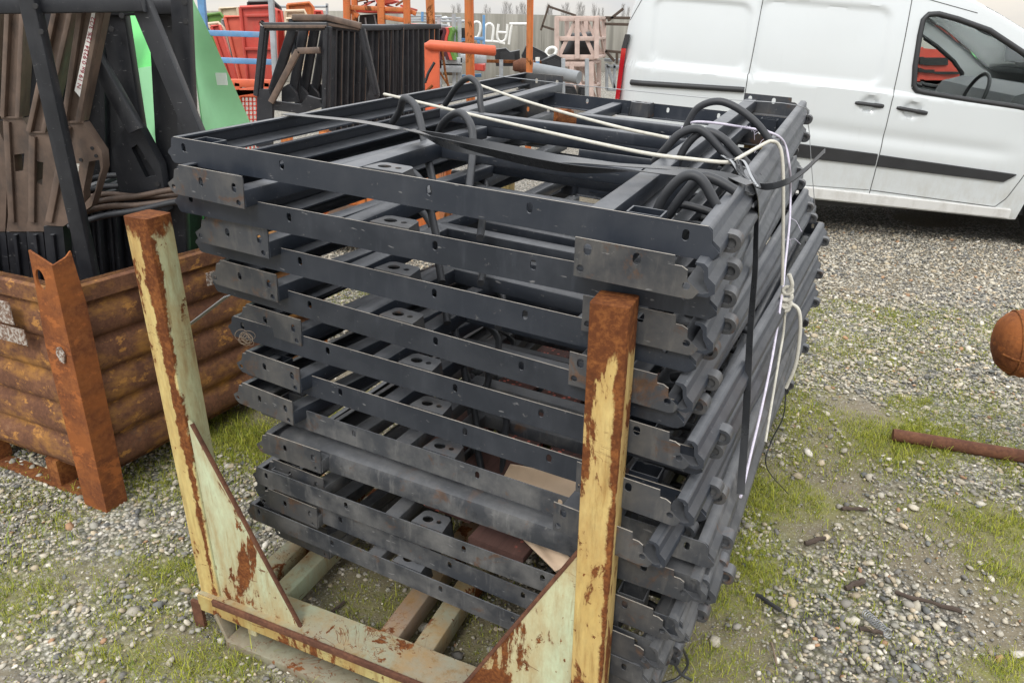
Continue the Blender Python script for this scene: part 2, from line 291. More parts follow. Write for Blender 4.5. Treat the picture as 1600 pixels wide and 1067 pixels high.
# ------------------------------------------------------------------ mesh helpers
class MB:
    def __init__(s): s.v = []; s.f = []
    def add(s, vs, fs):
        k = len(s.v); s.v += [tuple(x) for x in vs]; s.f += [tuple(i+k for i in f) for f in fs]; return s
    def box(s, lo, hi):
        (a, b, c), (d, e, f) = lo, hi
        return s.add([(a, b, c), (d, b, c), (d, e, c), (a, e, c), (a, b, f), (d, b, f), (d, e, f), (a, e, f)],
                     [(0, 3, 2, 1), (4, 5, 6, 7), (0, 1, 5, 4), (1, 2, 6, 5), (2, 3, 7, 6), (3, 0, 4, 7)])
    def bar(s, p, q, wd, ht, up=(0, 0, 1), r=None):
        """box section with softly rounded corners from p to q"""
        p, q = Vector(p), Vector(q); d = (q-p).normalized(); u = Vector(up)
        x = d.cross(u)
        if x.length < 1e-4: x = d.cross(Vector((0, 1, 0)))
        x.normalize(); y = x.cross(d)
        r = min(wd, ht)*.14 if r is None else r
        sec = []
        for cx, cy, a0 in ((1, 1, 0), (-1, 1, 90), (-1, -1, 180), (1, -1, 270)):
            for a in (0, 45, 90):
                t = R_(a0+a); sec.append((cx*(wd/2-r)+r*math.cos(t), cy*(ht/2-r)+r*math.sin(t)))
        n = len(sec); vs = [p+x*a+y*b for a, b in sec]+[q+x*a+y*b for a, b in sec]
        return s.add(vs, [(i, (i+1) % n, n+(i+1) % n, n+i) for i in range(n)]+[tuple(range(n-1, -1, -1)), tuple(range(n, 2*n))])
    def tube(s, pts, r, seg=10, cap=True, rs=None):
        pts = [Vector(p) for p in pts]; n = len(pts); rings = []; prev = None
        for i, p in enumerate(pts):
            d = (pts[min(i+1, n-1)]-pts[max(i-1, 0)]).normalized()
            if prev is None:
                u = d.cross(Vector((0, 0, 1)));
                if u.length < .05: u = d.cross(Vector((0, 1, 0)))
            else: u = prev-d*prev.dot(d)
            u.normalize(); prev = u; w_ = d.cross(u); rr = rs[i] if rs else r
            rings.append([p+(u*math.cos(2*math.pi*k/seg)+w_*math.sin(2*math.pi*k/seg))*rr for k in range(seg)])
        vs = [x for g in rings for x in g]
        fs = [(i*seg+k, i*seg+(k+1) % seg, (i+1)*seg+(k+1) % seg, (i+1)*seg+k) for i in range(n-1) for k in range(seg)]
        if cap: fs += [tuple(range(seg-1, -1, -1)), tuple(range((n-1)*seg, n*seg))]
        return s.add(vs, fs)
    def plate(s, outer, holes, O, X, Y, N):
        """flat plate: outline and holes in 2-D, placed at O with axes X, Y and thickness vector N"""
        O, X, Y, N = Vector(O), Vector(X), Vector(Y), Vector(N)
        loops = [list(outer)]+[list(h) for h in holes]
        tri = tessellate_polygon([[Vector((a, b, 0)) for a, b in L] for L in loops])
        flat = [p for L in loops for p in L]; n = len(flat)
        vs = [O+X*a+Y*b for a, b in flat]+[O+X*a+Y*b+N for a, b in flat]
        sgn = X.cross(Y).dot(N) > 0
        fs = []
        for t in tri:
            a, b, c = t; A, B, Cc = flat[a], flat[b], flat[c]
            area = (B[0]-A[0])*(Cc[1]-A[1])-(B[1]-A[1])*(Cc[0]-A[0])
            if abs(area) < 1e-12: continue
            up = (a, b, c) if area > 0 else (a, c, b)        # normal along X x Y
            if not sgn: up = up[::-1]
            fs.append(tuple(i+n for i in up)); fs.append(up[::-1])
        k = 0
        for L in loops:
            m = len(L)
            for i in range(m):
                a, b = k+i, k+(i+1) % m; fs.append((a, b, b+n, a+n))
            k += m
        return s.add(vs, fs)
    def build(s, name, mat, parent=None, smooth=35, recalc=True):
        me = bpy.data.meshes.new(name); me.from_pydata(s.v, [], s.f); me.update()
        if recalc:
            bm = bmesh.new(); bm.from_mesh(me); bmesh.ops.recalc_face_normals(bm, faces=bm.faces); bm.to_mesh(me); bm.free()
        me.materials.append(mat if not isinstance(mat, str) else M[mat])
        if smooth:
            me.polygons.foreach_set('use_smooth', [True]*len(me.polygons)); me.set_sharp_from_angle(angle=R_(smooth))
        ob = bpy.data.objects.new(name, me); COL.objects.link(ob)
        if parent: ob.parent = parent
        return ob
def circ(cx, cy, rx, ry=None, n=14):
    ry = ry or rx; return [(cx+rx*math.cos(2*math.pi*i/n), cy+ry*math.sin(2*math.pi*i/n)) for i in range(n)]
def slot(cx, cy, wd, ht, n=6):
    r = wd/2; L = []
    for sgn in (1, -1):
        for i in range(n+1):
            a = math.pi*i/n + (0 if sgn > 0 else math.pi); L.append((cx+r*math.cos(a), cy+sgn*(ht/2-r)+r*math.sin(a)))
    return L
def smoothpath(pts, k=6):
    """Catmull-Rom through the points"""
    P = [Vector(p) for p in pts]; P = [P[0]*2-P[1]]+P+[P[-1]*2-P[-2]]; out = []
    for i in range(1, len(P)-2):
        a, b, c, d = P[i-1:i+3]
        for j in range(k):
            t = j/k; out.append(.5*((2*b)+(c-a)*t+(2*a-5*b+4*c-d)*t*t+(3*b-a-3*c+d)*t**3))
    return out+[P[-2]]
def tag(o, label=None, cat=None, group=None, kind=None):
    if label: o['label'] = label
    if cat: o['category'] = cat
    if group: o['group'] = group
    if kind: o['kind'] = kind
    return o
def thing(name, label, cat, loc=(0, 0, 0), group=None, mat=None):
    o = bpy.data.objects.new(name, None); COL.objects.link(o); o.empty_display_size = .1
    if mat is not None: o.matrix_world = mat
    else: o.location = loc
    return tag(o, label, cat, group)
def copy_tree(o, parent=None):
    c = o.copy(); COL.objects.link(c)
    if parent: c.parent = parent
    for ch in o.children: copy_tree(ch, c)
    return c
def ordn(i): return ['topmost', 'second', 'third', 'fourth', 'fifth', 'sixth', 'seventh', 'eighth', 'ninth', 'tenth', 'eleventh', 'twelfth', 'thirteenth', 'fourteenth', 'fifteenth', 'sixteenth', 'seventeenth', 'eighteenth', 'nineteenth', 'twentieth', 'twenty-first', 'lowest'][i]

# ================================================================== SETTING
def vnoise(x, y, s, seed):
    r_ = np.random.default_rng(seed); T = r_.random((64, 64)); X, Y = x*s % 64, y*s % 64
    i, j = X.astype(int), Y.astype(int); fx, fy = X-i, Y-j; fx, fy = fx*fx*(3-2*fx), fy*fy*(3-2*fy); i2, j2 = (i+1) % 64, (j+1) % 64
    return (T[i, j]*(1-fx)+T[i2, j]*fx)*(1-fy)+(T[i, j2]*(1-fx)+T[i2, j2]*fx)*fy
def fbm(x, y, s, seed): return (vnoise(x, y, s, seed)+.5*vnoise(x, y, s*2.1, seed+1)+.25*vnoise(x, y, s*4.3, seed+2))/1.75
def soily(x, y):
    """0..1: trodden soil with few pebbles"""
    g_ = np.clip((fbm(x, y, 1.9, 40)-.50)*6, 0, 1)
    for px, py, rx, ry, s_ in ((300, 1010, .30, .10, .9), (560, 930, .35, .35, 1.), (1120, 1000, .18, .10, .9), (1250, 640, .35, .18, .75), (160, 900, .30, .08, .7), (1330, 720, .25, .10, .5), (1590, 850, .15, .15, .8), (700, 1000, .4, .3, .9)):
        c = atz(px, py); g_ = np.maximum(g_, s_*np.exp(-(((x-c.x)/rx)**2+((y-c.y)/ry)**2)*.8)*np.clip(fbm(x, y, 5., 60)*2.4-.2, 0, 1))
    return g_
def grassy(x, y):
    """0..1: where moss and grass have taken over, read off the photograph"""
    g_ = np.zeros_like(x)
    for px, py, rx, ry, s_ in ((1440, 690, .30, .28, 1.), (1330, 790, .45, .16, .55), (1190, 790, .14, .25, 1.), (1180, 880, .10, .12, 1.), (1410, 628, .16, .05, 1.), (1580, 880, .12, .14, .9), (1560, 720, .3, .2, .7), (1120, 1040, .14, .07, 1.), (1580, 1050, .1, .05, 1.), (1130, 940, .1, .05, .9), (60, 950, .38, .22, .75), (250, 900, .22, .12, .8), (380, 690, .22, .25, 1.), (260, 760, .22, .14, .95), (120, 830, .45, .10, .7), (600, 960, .25, .16, .45), (900, 640, 1.2, .6, .5), (1400, 640, .5, .12, .45), (1470, 500, .9, .2, .28), (330, 1040, .14, .08, .8), (150, 1030, .35, .08, .8), (820, 1010, .3, .12, .4), (1300, 550, .6, .3, .3), (1540, 820, .22, .14, .6)):
        c = atz(px, py); g_ = np.maximum(g_, s_*np.exp(-(((x-c.x)/rx)**2+((y-c.y)/ry)**2)*.8))
    return g_
def ground():
    S = 600
    xs = np.r_[-S, -120, -40, -16, np.linspace(-6.5, 6.5, 230), 16, 40, 120, S]; ys = np.r_[-60, -8, np.linspace(-.4, 8.6, 200), 13, 20, 40, 120, 300, 900]
    X, Y = np.meshgrid(xs, ys, indexing='ij'); nx, ny = X.shape
    near = np.exp(-(np.maximum(0, np.hypot(X, Y-3)-4.2)/1.2)**2)
    Zg = (fbm(X, Y, 2.2, 71)-.5)*.022*near-.004
    me = bpy.data.meshes.new('ground')
    idx = np.arange(nx*ny).reshape(nx, ny); F = np.stack([idx[:-1, :-1], idx[1:, :-1], idx[1:, 1:], idx[:-1, 1:]], -1).reshape(-1, 4)
    me.from_pydata(np.stack([X, Y, Zg], -1).reshape(-1, 3).tolist(), [], F.tolist()); me.update()
    so2 = (soily(X, Y)*near).ravel()
    ca = me.color_attributes.new('Soil', 'FLOAT_COLOR', 'POINT'); ca.data.foreach_set('color', np.repeat(np.c_[so2], 4, 1).astype(np.float32).ravel())
    mo = (np.clip(grassy(X, Y)*np.clip((fbm(X, Y, 3.2, 11)-.25)*3.2, 0, 1), 0, 1)*near).ravel()
    ca = me.color_attributes.new('Moss', 'FLOAT_COLOR', 'POINT'); ca.data.foreach_set('color', np.repeat(np.c_[mo], 4, 1).astype(np.float32).ravel())
    me.polygons.foreach_set('use_smooth', [True]*len(me.polygons)); me.materials.append(M['ground'])
    ob = bpy.data.objects.new('gravel_ground', me); COL.objects.link(ob); return ob
tag(ground(), kind='structure')

# ================================================================== STACK OF STEEL PANEL FRAMES
FW, FL_ = 1.144, 1.856
RAIL_R = [(-.012, .0), (.002, .0), (.009, -.005), (.012, -.022), (.025, -.032), (.027, -.038), (.016, -.047), (-.03, -.047), (-.03, -.043), (.008, -.042), (.018, -.037), (.006, -.028), (.003, -.012), (-.002, -.006), (-.012, -.004)]
BAR_OUT = [(0, 0), (-.006, -.004), (-.010, -.022), (-.020, -.034), (-.012, -.052), (-.006, -.056), (1.154, -.056), (1.162, -.052), (1.170, -.040), (1.156, -.028), (1.153, -.008), (1.146, 0)]
PL_OUT = [(.0, .002), (.0, -.007), (-.014, -.010), (-.020, -.030), (-.040, -.044), (-.034, -.058), (-.022, -.066), (.178, -.068), (.182, -.004), (.180, .002)]
PR_OUT = [(.925, .006), (1.098, .006), (1.100, -.010), (1.112, -.010), (1.122, -.015), (1.124, -.032), (1.146, -.048), (1.138, -.061), (1.130, -.064), (.928, -.064)]
HOOPS = {0: [(.16, .60, -.03), (.205, .57, .01), (.265, .5, .055), (.32, .46, .05), (.355, .43, .02), (.40, .38, -.03), (.50, .26, -.11)],
         1: [(.10, 1.00, -.03), (.17, .95, .035), (.24, .90, .072), (.285, .88, .05), (.30, .86, .01), (.315, .85, -.03)],
         2: [(.915, .85, -.02), (.925, .85, .025), (.945, .85, .065), (.99, .85, .085), (1.04, .85, .075), (1.10, .85, .04), (1.146, .85, -.005)],
         3: [(.915, .56, -.03), (.94, .55, .005), (.965, .55, .04), (1.0, .55, .058), (1.03, .55, .048), (1.075, .55, .012), (1.14, .55, -.035)]}
HOOPS_B = {0: [(.28, .62, -.02), (.34, .56, .055), (.42, .5, .10), (.475, .46, .085), (.505, .42, .04), (.56, .3, -.03)],
           2: [(.95, .62, -.01), (.965, .62, .06), (1.0, .62, .105), (1.045, .62, .10), (1.10, .62, .06), (1.146, .62, .02)],
           3: [(1.01, .2, .0), (1.025, .2, .05), (1.055, .2, .09), (1.085, .2, .09), (1.115, .2, .055), (1.14, .2, .02)],
           1: [(1.02, .28, -.01), (1.045, .28, .04), (1.07, .28, .075), (1.10, .28, .075), (1.14, .28, .06)]}
def worn(ob, zlo=-.02):
    """the sawn top edge of a plate is rubbed bare"""
    ob.data.materials.append(M['edge'])
    for p in ob.data.polygons:
        if abs(p.normal.z) > .85 and p.center.z > zlo and p.area < .006: p.material_index = 1
    return ob
def make_frame(kind, label, old=False, rounded=False, tall=False):
    Vv = (lambda v: v) if kind == 'A' else (lambda v: FL_-v)
    sg = 1 if kind == 'A' else -1
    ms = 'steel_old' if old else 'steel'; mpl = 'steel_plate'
    t = thing('steel_panel_frame', label, 'steel frame', group='dark steel frames stacked and strapped on the stillage')
    # slotted full-width end bar, an angle with a turned-in foot
    b = MB()
    if rounded:
        sec = [(0, -.056), (0, -.02), (.006, -.006), (.02, 0), (.075, 0), (.075, -.004), (.022, -.004), (.009, -.009), (.004, -.02), (.004, -.056)]
        k = len(sec)
        b.add([(-.004, Vv(a), c) for a, c in sec]+[(1.15, Vv(a), c) for a, c in sec], [(i, (i+1) % k, k+(i+1) % k, k+i) for i in range(k)]+[tuple(range(k)), tuple(range(2*k-1, k-1, -1))])
        for uu in (.24, .62, .86): b.plate(slot(uu, -.034, .012, .018), [], (0, Vv(-.0005), 0), (1, 0, 0), (0, 0, 1), (0, sg*.0008, 0))
    else:
        b.plate(BAR_OUT, [slot(x, -.020, .0115, .0195) for x in (.027, .294, .638, .840, 1.113)], (0, Vv(0), 0), (1, 0, 0), (0, 0, 1), (0, sg*.003, 0))
        b.plate([(0, 0), (1.15, 0), (1.15, .03), (0, .03)], [], (0, Vv(.003), -.056), (1, 0, 0), (0, sg, 0), (0, 0, .003))
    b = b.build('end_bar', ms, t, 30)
    if not rounded and not old: worn(b)
    for nm, outl, hl in (('corner_plate', PL_OUT, [slot(.061, -.027, .012, .020), slot(.155, -.026, .013, .021), circ(.163, -.057, .0065), circ(-.024, -.050, .006)]),
                         ('corner_plate', PR_OUT, [slot(.949, -.0126, .014, .021), slot(1.036, -.012, .014, .021), circ(.939, -.0486, .0068), circ(1.124, -.042, .0068)])):
        p = MB().plate(outl, hl, (0, Vv(FL_), 0), (1, 0, 0), (0, 0, 1), (0, -sg*.003, 0))
        x0, x1 = min(a for a, _ in outl)+.022, max(a for a, _ in outl)-.02
        zb = min(c for _, c in outl)
        p.plate([(x0, 0), (x1, 0), (x1, .035), (x0, .035)], [], (0, Vv(FL_-.003), zb), (1, 0, 0), (0, -sg, 0), (0, 0, .003))
        worn(p.build(nm, mpl, t, 30))
    for side in (0, 1):
        r = MB(); k = len(RAIL_R)
        pr = [((FW+a) if side else -a, (c-.0095 if side and c < -.033 else c)) for a, c in RAIL_R]
        ya, yb = Vv(.0035), Vv(FL_-.0035)
        r.add([(a, ya, c) for a, c in pr]+[(a, yb, c) for a, c in pr], [(i, (i+1) % k, k+(i+1) % k, k+i) for i in range(k)]+[tuple(range(k)), tuple(range(2*k-1, k-1, -1))])
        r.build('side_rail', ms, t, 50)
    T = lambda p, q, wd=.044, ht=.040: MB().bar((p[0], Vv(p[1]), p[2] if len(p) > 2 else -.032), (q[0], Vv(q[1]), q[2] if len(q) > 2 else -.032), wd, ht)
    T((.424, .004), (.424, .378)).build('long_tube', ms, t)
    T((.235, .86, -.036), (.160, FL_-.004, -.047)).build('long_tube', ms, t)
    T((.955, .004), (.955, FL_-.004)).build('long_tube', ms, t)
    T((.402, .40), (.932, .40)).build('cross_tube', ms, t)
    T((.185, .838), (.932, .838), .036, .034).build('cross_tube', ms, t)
    # drilled bracket behind the end bar
    if not rounded:
        br = MB().plate([(.490, .004), (.578, .004), (.572, .052), (.562, .060), (.506, .060), (.496, .052)], [circ(.521, .030, .014, .012), circ(.551, .032, .0065)], (0, 0 if sg > 0 else FL_, .003), (1, 0, 0), (0, sg, 0), (0, 0, -.004))
        for e in ((.490, .004, .496, .052), (.578, .004, .572, .052), (.506, .060, .562, .060), (.496, .052, .506, .060), (.572, .052, .562, .060)):
            dx = .004 if e[0] < .53 else -.004
            ex = 1.012 if e[0] > .53 else .988
            v4 = [(e[0], Vv(e[1]), -.0005), (e[2], Vv(e[3]), -.0005), (.534+(e[2]-.534)*1.12, Vv(e[3]*1.1), -.05), (.534+(e[0]-.534)*1.12, Vv(e[1]), -.05)]
            br.add(v4, [(0, 1, 2, 3)])
        br.build('drilled_bracket', 'steel_plate', t, 30, recalc=False)
    for cx, cy in ((.065, .035), (1.035, .045)):
        MB().plate([(cx-.03, cy-.022), (cx+.03, cy-.022), (cx+.03, cy+.022), (cx-.03, cy+.022)], [[(cx-.027, cy-.019), (cx+.027, cy-.019), (cx+.027, cy+.019), (cx-.027, cy+.019)]], (0, 0 if sg > 0 else FL_, -.004), (1, 0, 0), (0, sg, 0), (0, 0, -.045)).build('corner_socket', ms, t, 30)
    for h in (HOOPS if kind == 'A' else HOOPS_B).values():
        MB().tube(smoothpath([(a, v, c if tall else -.03+(c+.03)*.22 if c > -.03 else c) for a, v, c in h], 6), .0095, 10).build('bent_hoop', 'black_tube', t, 60)
    # hinge lugs on the right edge: D-shaped ears with a bored pin hole
    for lv in (.10, 1.715):
        D = [(1.150, -.030), (1.176, -.030)]+[(1.176+.0165*math.cos(R_(a)), -.0465+.0165*math.sin(R_(a))) for a in range(75, -91, -15)]+[(1.156, -.063)]
        yy = Vv(lv)-.016
        l = MB().plate(D, [circ(1.1745, -.0465, .0098, n=16)], (0, yy, 0), (1, 0, 0), (0, 0, 1), (0, .032, 0)).build('hinge_lug', 'steel_plate', t, 40)
        MB().tube([(1.1745, yy+.008, -.0465), (1.1745, yy+.026, -.0465)], .0098, 16).build('pin_plug', 'steel_old', l, 40)
    return t
#        x, y, z (front-left top corner), yaw, sideways tilt
FA = {0: (-.732, 1.571, 1.327, -.431, -.056), 1: (-.731, 1.559, 1.221, -.410, -.054), 2: (-.730, 1.620, 1.110, -.450, -.052), 3: (-.721, 1.651, .999, -.490, -.049),
      4: (-.690, 1.628, .889, -.465, -.041), 5: (-.670, 1.628, .780, -.469, -.037), 6: (-.645, 1.618, .671, -.467, -.034), 7: (-.640, 1.600, .575, -.455, -.028), 8: (-.681, 1.602, .464, -.461, -.020), 9: (-.710, 1.663, .377, -.495, -.016), 10: (-.735, 1.645, .312, -.489, -.012)}
FB = {0: (-.732, 1.571, 1.266, -.431, -.057), 1: (-.710, 1.614, 1.142, -.427, -.057), 2: (-.712, 1.655, 1.023, -.473, -.053), 3: (-.669, 1.667, .905, -.498, -.049), 4: (-.680, 1.645, .786, -.499, -.044),
      5: (-.712, 1.665, .683, -.526, -.037), 6: (-.652, 1.622, .556, -.450, -.032), 7: (-.663, 1.669, .442, -.495, -.027), 8: (-.695, 1.680, .335, -.493, -.020), 9: (-.689, 1.733, .223, -.506, -.013), 10: (-.690, 1.735, .178, -.498, -.010)}
def fmat(x, y, z, yaw, q1, q2):
    ex = Vector((math.cos(yaw), math.sin(yaw), q1)).normalized(); ey = Vector((-math.sin(yaw), math.cos(yaw), q2))
    ez = ex.cross(ey).normalized(); ey = ez.cross(ex)
    return Matrix(((ex.x, ey.x, ez.x, x), (ex.y, ey.y, ez.y, y), (ex.z, ey.z, ez.z, z), (0, 0, 0, 1)))
LOOK_A = {0: 'topmost dark grey steel frame, straps and twine running over its hoops', 7: 'dark grey frame with a rounded smooth edge bar, low in the strapped stack'}
protos = {}
for i in range(22):
    k, kind = i//2, 'AB'[i % 2]
    x = (FA if kind == 'A' else FB)[k]
    q2 = .02-.0030*i if i <= 12 else -.016+.0018*(i-12)
    old = k >= 6
    if kind == 'A': lab = LOOK_A.get(k, 'dark grey frame, %s from top of the strapped stack, long slotted bar in front' % ordn(i))
    else: lab = 'dark grey frame, %s from top of the strapped stack, two short corner plates in front' % ordn(i)
    key = (kind, old, k == 7 and kind == 'A', k == 0)
    if key not in protos: f = protos[key] = make_frame(kind, lab, old, key[2], key[3])
    else: f = copy_tree(protos[key]); f['label'] = lab
    m = fmat(*x, q2)
    if kind == 'B':                                      # the mirrored frames sit a little proud of their neighbours
        m.translation = Vector(_C)+(m.translation-Vector(_C))*.965; m = m @ Matrix.Scale(.965, 4)
    f.matrix_world = m
SM = fmat(*FA[0], .02); SMi = SM.inverted()
def stk(px, py, v, off=0):
    """photo point -> world point on the cross-section at depth v of the stack"""
    ex = SM.col[0].xyz; ez = SM.col[2].xyz; ey = SM.col[1].xyz
    return onplane(px, py, SM.translation+ey*v, ey)
def top(px, py, w_=0.0):
    return onplane(px, py, SM.translation+SM.col[2].xyz*w_, SM.col[2].xyz)
FRM = [o for o in COL.objects if o.name.startswith('steel_panel_frame')]
def side(px, py, off=.006):
    """photo point -> the nearest right-hand face of the stacked frames it falls on"""
    best = None
    for o in FRM:
        m = o.matrix_world; sc_ = m.col[0].xyz.length; P0 = m @ Vector((FW+.026, 0, 0)); P = onplane(px, py, P0, m.col[0].xyz); q = m.inverted() @ P
        if -.1 < q.y < FL_+.1:
            e = max(0, abs(q.z+.025)-.03)*4+(P-camo.location).length*.4
            if best is None or e < best[0]: best = (e, P+m.col[0].xyz.normalized()*off)
    return best[1]
def sideline(pts, off=.012):
    """a taut line down the right side: even depth, just clear of every face it passes"""
    D_ = np.array([(side(x_, y_, off)-camo.location).length for x_, y_ in pts]); k_ = np.arange(len(D_))
    f_ = np.polyval(np.polyfit(k_, D_, 1), k_); f_ = f_-np.clip(np.max(f_-D_), 0, .12)*.8
    return [camo.location+Vector(ray(x_, y_)).normalized()*d_ for (x_, y_), d_ in zip(pts, f_)]
bpy.context.view_layer.update()
# boards and cardboard caught between the lower frames
bd = fmat(-.681, 1.602, .445, -.461, -.02, -.004)
for j, (u0, u1, v0, v1, w0, lab) in enumerate([(.30, .43, .12, 1.5, .0, 'dark plank with red specks, leftmost inside the stack'), (.46, .60, .10, 1.5, .0, 'dark plank with red specks, left of the one under the cardboard'), (.62, .77, .05, 1.45, -.02, 'dark plank with red paint specks under the cardboard inside the stack'), (.80, .93, .08, 1.4, .0, 'dark plank with red specks, rightmost inside the stack')]):
    b = thing('speckled_plank', lab, 'plank', group='dark planks inside the stack', mat=bd)
    MB().bar(((u0+u1)/2, v0, w0), ((u0+u1)/2+.05, v1, w0), u1-u0, .022, r=.004).build('plank_board', 'plank', b)
    MB().box((u0+.03, v0+.3, w0-.051), (u1+.03, v0+.36, w0-.0115)).build('cleat', 'plank', b)
cb = thing('cardboard_box', 'crushed brown cardboard box lying between the lower frames of the stack', 'cardboard box', atz(800, 790, .5))
def sheet(pts, th, name, mat, parent=None, bow=0.):
    a, b, c, d = [Vector(p) for p in pts]; nrm = (b-a).cross(d-a).normalized(); n_ = 8; vs = []
    for s_ in (0, 1):
        for j in range(n_+1):
            for i in range(n_+1):
                s, t = i/n_, j/n_; p = (a*(1-s)+b*s)*(1-t)+(d*(1-s)+c*s)*t
                vs.append(p+nrm*(s_*th+bow*math.sin(math.pi*s)*math.sin(math.pi*t)+.0025*math.sin(9*s+5*t)))
    m_ = (n_+1)**2; fs = []
    for j in range(n_):
        for i in range(n_):
            q = (j*(n_+1)+i, j*(n_+1)+i+1, (j+1)*(n_+1)+i+1, (j+1)*(n_+1)+i)
            fs += [q[::-1], tuple(k+m_ for k in q)]
    ring = [i for i in range(n_+1)]+[(j+1)*(n_+1)-1 for j in range(1, n_+1)]+[n_*(n_+1)+i for i in range(n_-1, -1, -1)]+[j*(n_+1) for j in range(n_-1, 0, -1)]
    for i in range(len(ring)):
        a_, b_ = ring[i], ring[(i+1) % len(ring)]; fs.append((a_, b_, b_+m_, a_+m_))
    ob = MB().add(vs, fs).build(name, mat, None, 40)
    if parent:
        ob.parent = parent; ob.matrix_parent_inverse = parent.matrix_basis.inverted()
    return ob
Z = lambda x, y, z: atz(x, y, z)
sheet([Z(797, 726, .57), Z(930, 752, .56), Z(880, 815, .50), Z(778, 760, .50)], .004, 'box_panel', 'card', cb, .012)
sheet([Z(752, 770, .49), Z(800, 765, .50), Z(868, 805, .49), Z(822, 822, .47)], .004, 'box_flap', 'card', cb, -.008)
sheet([Z(795, 818, .47), Z(842, 826, .475), Z(893, 872, .47), Z(868, 893, .45)], .004, 'box_flap', 'card', cb, .006)

# ------------------------------------------------------------------ straps, rope, twine round the stack
def ribbon(pts, wd, th, name, mat, label, cat, twist=None, side=(0, 0, 1), group=None):
    P = smoothpath(pts, 8); n_ = len(P); vs = []
    for i, p in enumerate(P):
        d = (P[min(i+1, n_-1)]-P[max(i-1, 0)]).normalized(); u = Vector(side(i/(n_-1)) if callable(side) else side)
        x = d.cross(u); x.normalize(); y = x.cross(d)
        if twist:
            a = twist(i/(n_-1)); x, y = x*math.cos(a)+y*math.sin(a), y*math.cos(a)-x*math.sin(a)
        vs += [p-x*wd/2-y*th/2, p+x*wd/2-y*th/2, p+x*wd/2+y*th/2, p-x*wd/2+y*th/2]
    fs = [(i*4+k, i*4+(k+1) % 4, i*4+4+(k+1) % 4, i*4+4+k) for i in range(n_-1) for k in range(4)]+[(0, 1, 2, 3), (n_*4-4, n_*4-3, n_*4-2, n_*4-1)]
    return tag(MB().add(vs, fs).build(name, mat, None, 50), label, cat, group)
st_pts = [top(446, 178, .004), top(560, 190, .010), top(640, 205, .012), top(720, 226, .012), top(900, 252, .010), top(1060, 264, .010), top(1130, 272, .012), top(1172, 288, .004)]
down = [stk(1174, 286, .36), stk(1181, 306, .37)]+sideline(((1182, 340), (1181, 380), (1180, 420), (1176, 470), (1172, 520), (1170, 560), (1168, 600), (1166, 645), (1163, 690), (1160, 730), (1157, 772)))
ribbon(down, .017, .0014, 'packing_strap', 'strap', 'black plastic strap pulled tight down the right side of the stack', 'strap', twist=lambda t: .5+1.0*t, side=(.9, -.42, .1))
ribbon(st_pts, .034, .0014, 'packing_strap', 'strap', 'flat black plastic strap twisted once across the top of the stack', 'strap',
       twist=lambda t: math.pi*min(1, max(0, (t-.26)/.32)), side=(0, 0, 1))
ribbon([top(640, 203, .03), top(740, 232, .026), top(880, 262, .022), top(1000, 268, .02), top(1120, 275, .014), stk(1178, 296, .36)], .026, .0014, 'packing_strap', 'strap', 'second black plastic strap lying loosely beside the twisted one on the top frame', 'strap', twist=lambda t: .9*math.sin(t*5), side=(0, 0, 1))
ribbon([stk(1165, 283, .42), stk(1195, 292, .38), stk(1225, 286, .34), stk(1255, 268, .32), stk(1289, 236, .30)], .013, .0014, 'strap_tail', 'strap', 'loose strap end sticking out to the right of the top frame towards the van', 'strap', side=(.9, -.4, .2))
rope = [top(604, 149, -.01), top(612, 150, .012), top(760, 185, .010), top(900, 217, .012), top(1010, 240, .014), top(1080, 249, .016), top(1130, 254, .016), top(1146, 252, .016), top(1160, 244, .014), top(1196, 224, .012), top(1206, 221, .014), stk(1216, 226, .80), stk(1222, 245, .80), stk(1224, 300, .80), stk(1223, 400, .82), stk(1222, 445, .84)]
for k in range(6):
    q0 = top(1128+k*4, 243+k*2.5, .02); q1 = stk(1172+k*3, 284+k*2, .36)
    ribbon([q0, q0.lerp(q1, .35)+Vector((random.uniform(-.01, .01), 0, random.uniform(.004, .02))), q0.lerp(q1, .7)+Vector((random.uniform(-.01, .01), 0, random.uniform(.0, .016))), q1], .006, .001, 'strap_strand', 'strap' if k % 2 else 'wire', 'split strap strand in the bunch gathered at the right rail, %s from the left' % ['first', 'second', 'third', 'fourth', 'fifth', 'sixth'][k], 'strap', side=(0, 0, 1), group='split strap strands at the right rail')
rp_ = thing('knotted_rope', 'dirty white braided rope over the stack, knotted halfway down the right side', 'rope', rope[0])
def kid(ob, par):
    ob.parent = par; ob.matrix_parent_inverse = par.matrix_basis.inverted(); return ob
kid(MB().tube(smoothpath(rope, 6), .0043, 8).build('rope_run', 'rope', None, 70), rp_)
kn = stk(1228, 470, .84)
def loop(c, r, ax, ay, n_=26, turns=1.0, drift=(0, 0, 0)):
    return [Vector(c)+Vector(ax)*r*math.cos(2*math.pi*turns*i/n_)+Vector(ay)*r*.8*math.sin(2*math.pi*turns*i/n_)+Vector(drift)*(i/n_) for i in range(n_+1)]
kb = MB()
for dz_, rr_ in ((.03, .012), (.012, .014), (-.008, .015), (-.02, .012)):
    kb.tube(loop(kn+Vector((0, 0, dz_)), rr_, (.8, -.4, .3), (-.25, .3, .9)), .0055, 8)
kb.tube(smoothpath([kn+Vector((.0, 0, .02)), kn+Vector((.004, -.012, .05)), kn+Vector((-.008, -.01, .08))], 6), .0055, 8)
kid(kb.build('rope_knot', 'rope', None, 70), rp_)
kid(MB().tube(smoothpath([stk(1232, 472, .84), stk(1248, 485, .84), stk(1250, 520, .84), stk(1243, 570, .84), stk(1228, 606, .84)], 7), .005, 8).build('rope_tail', 'rope', None, 70), rp_)
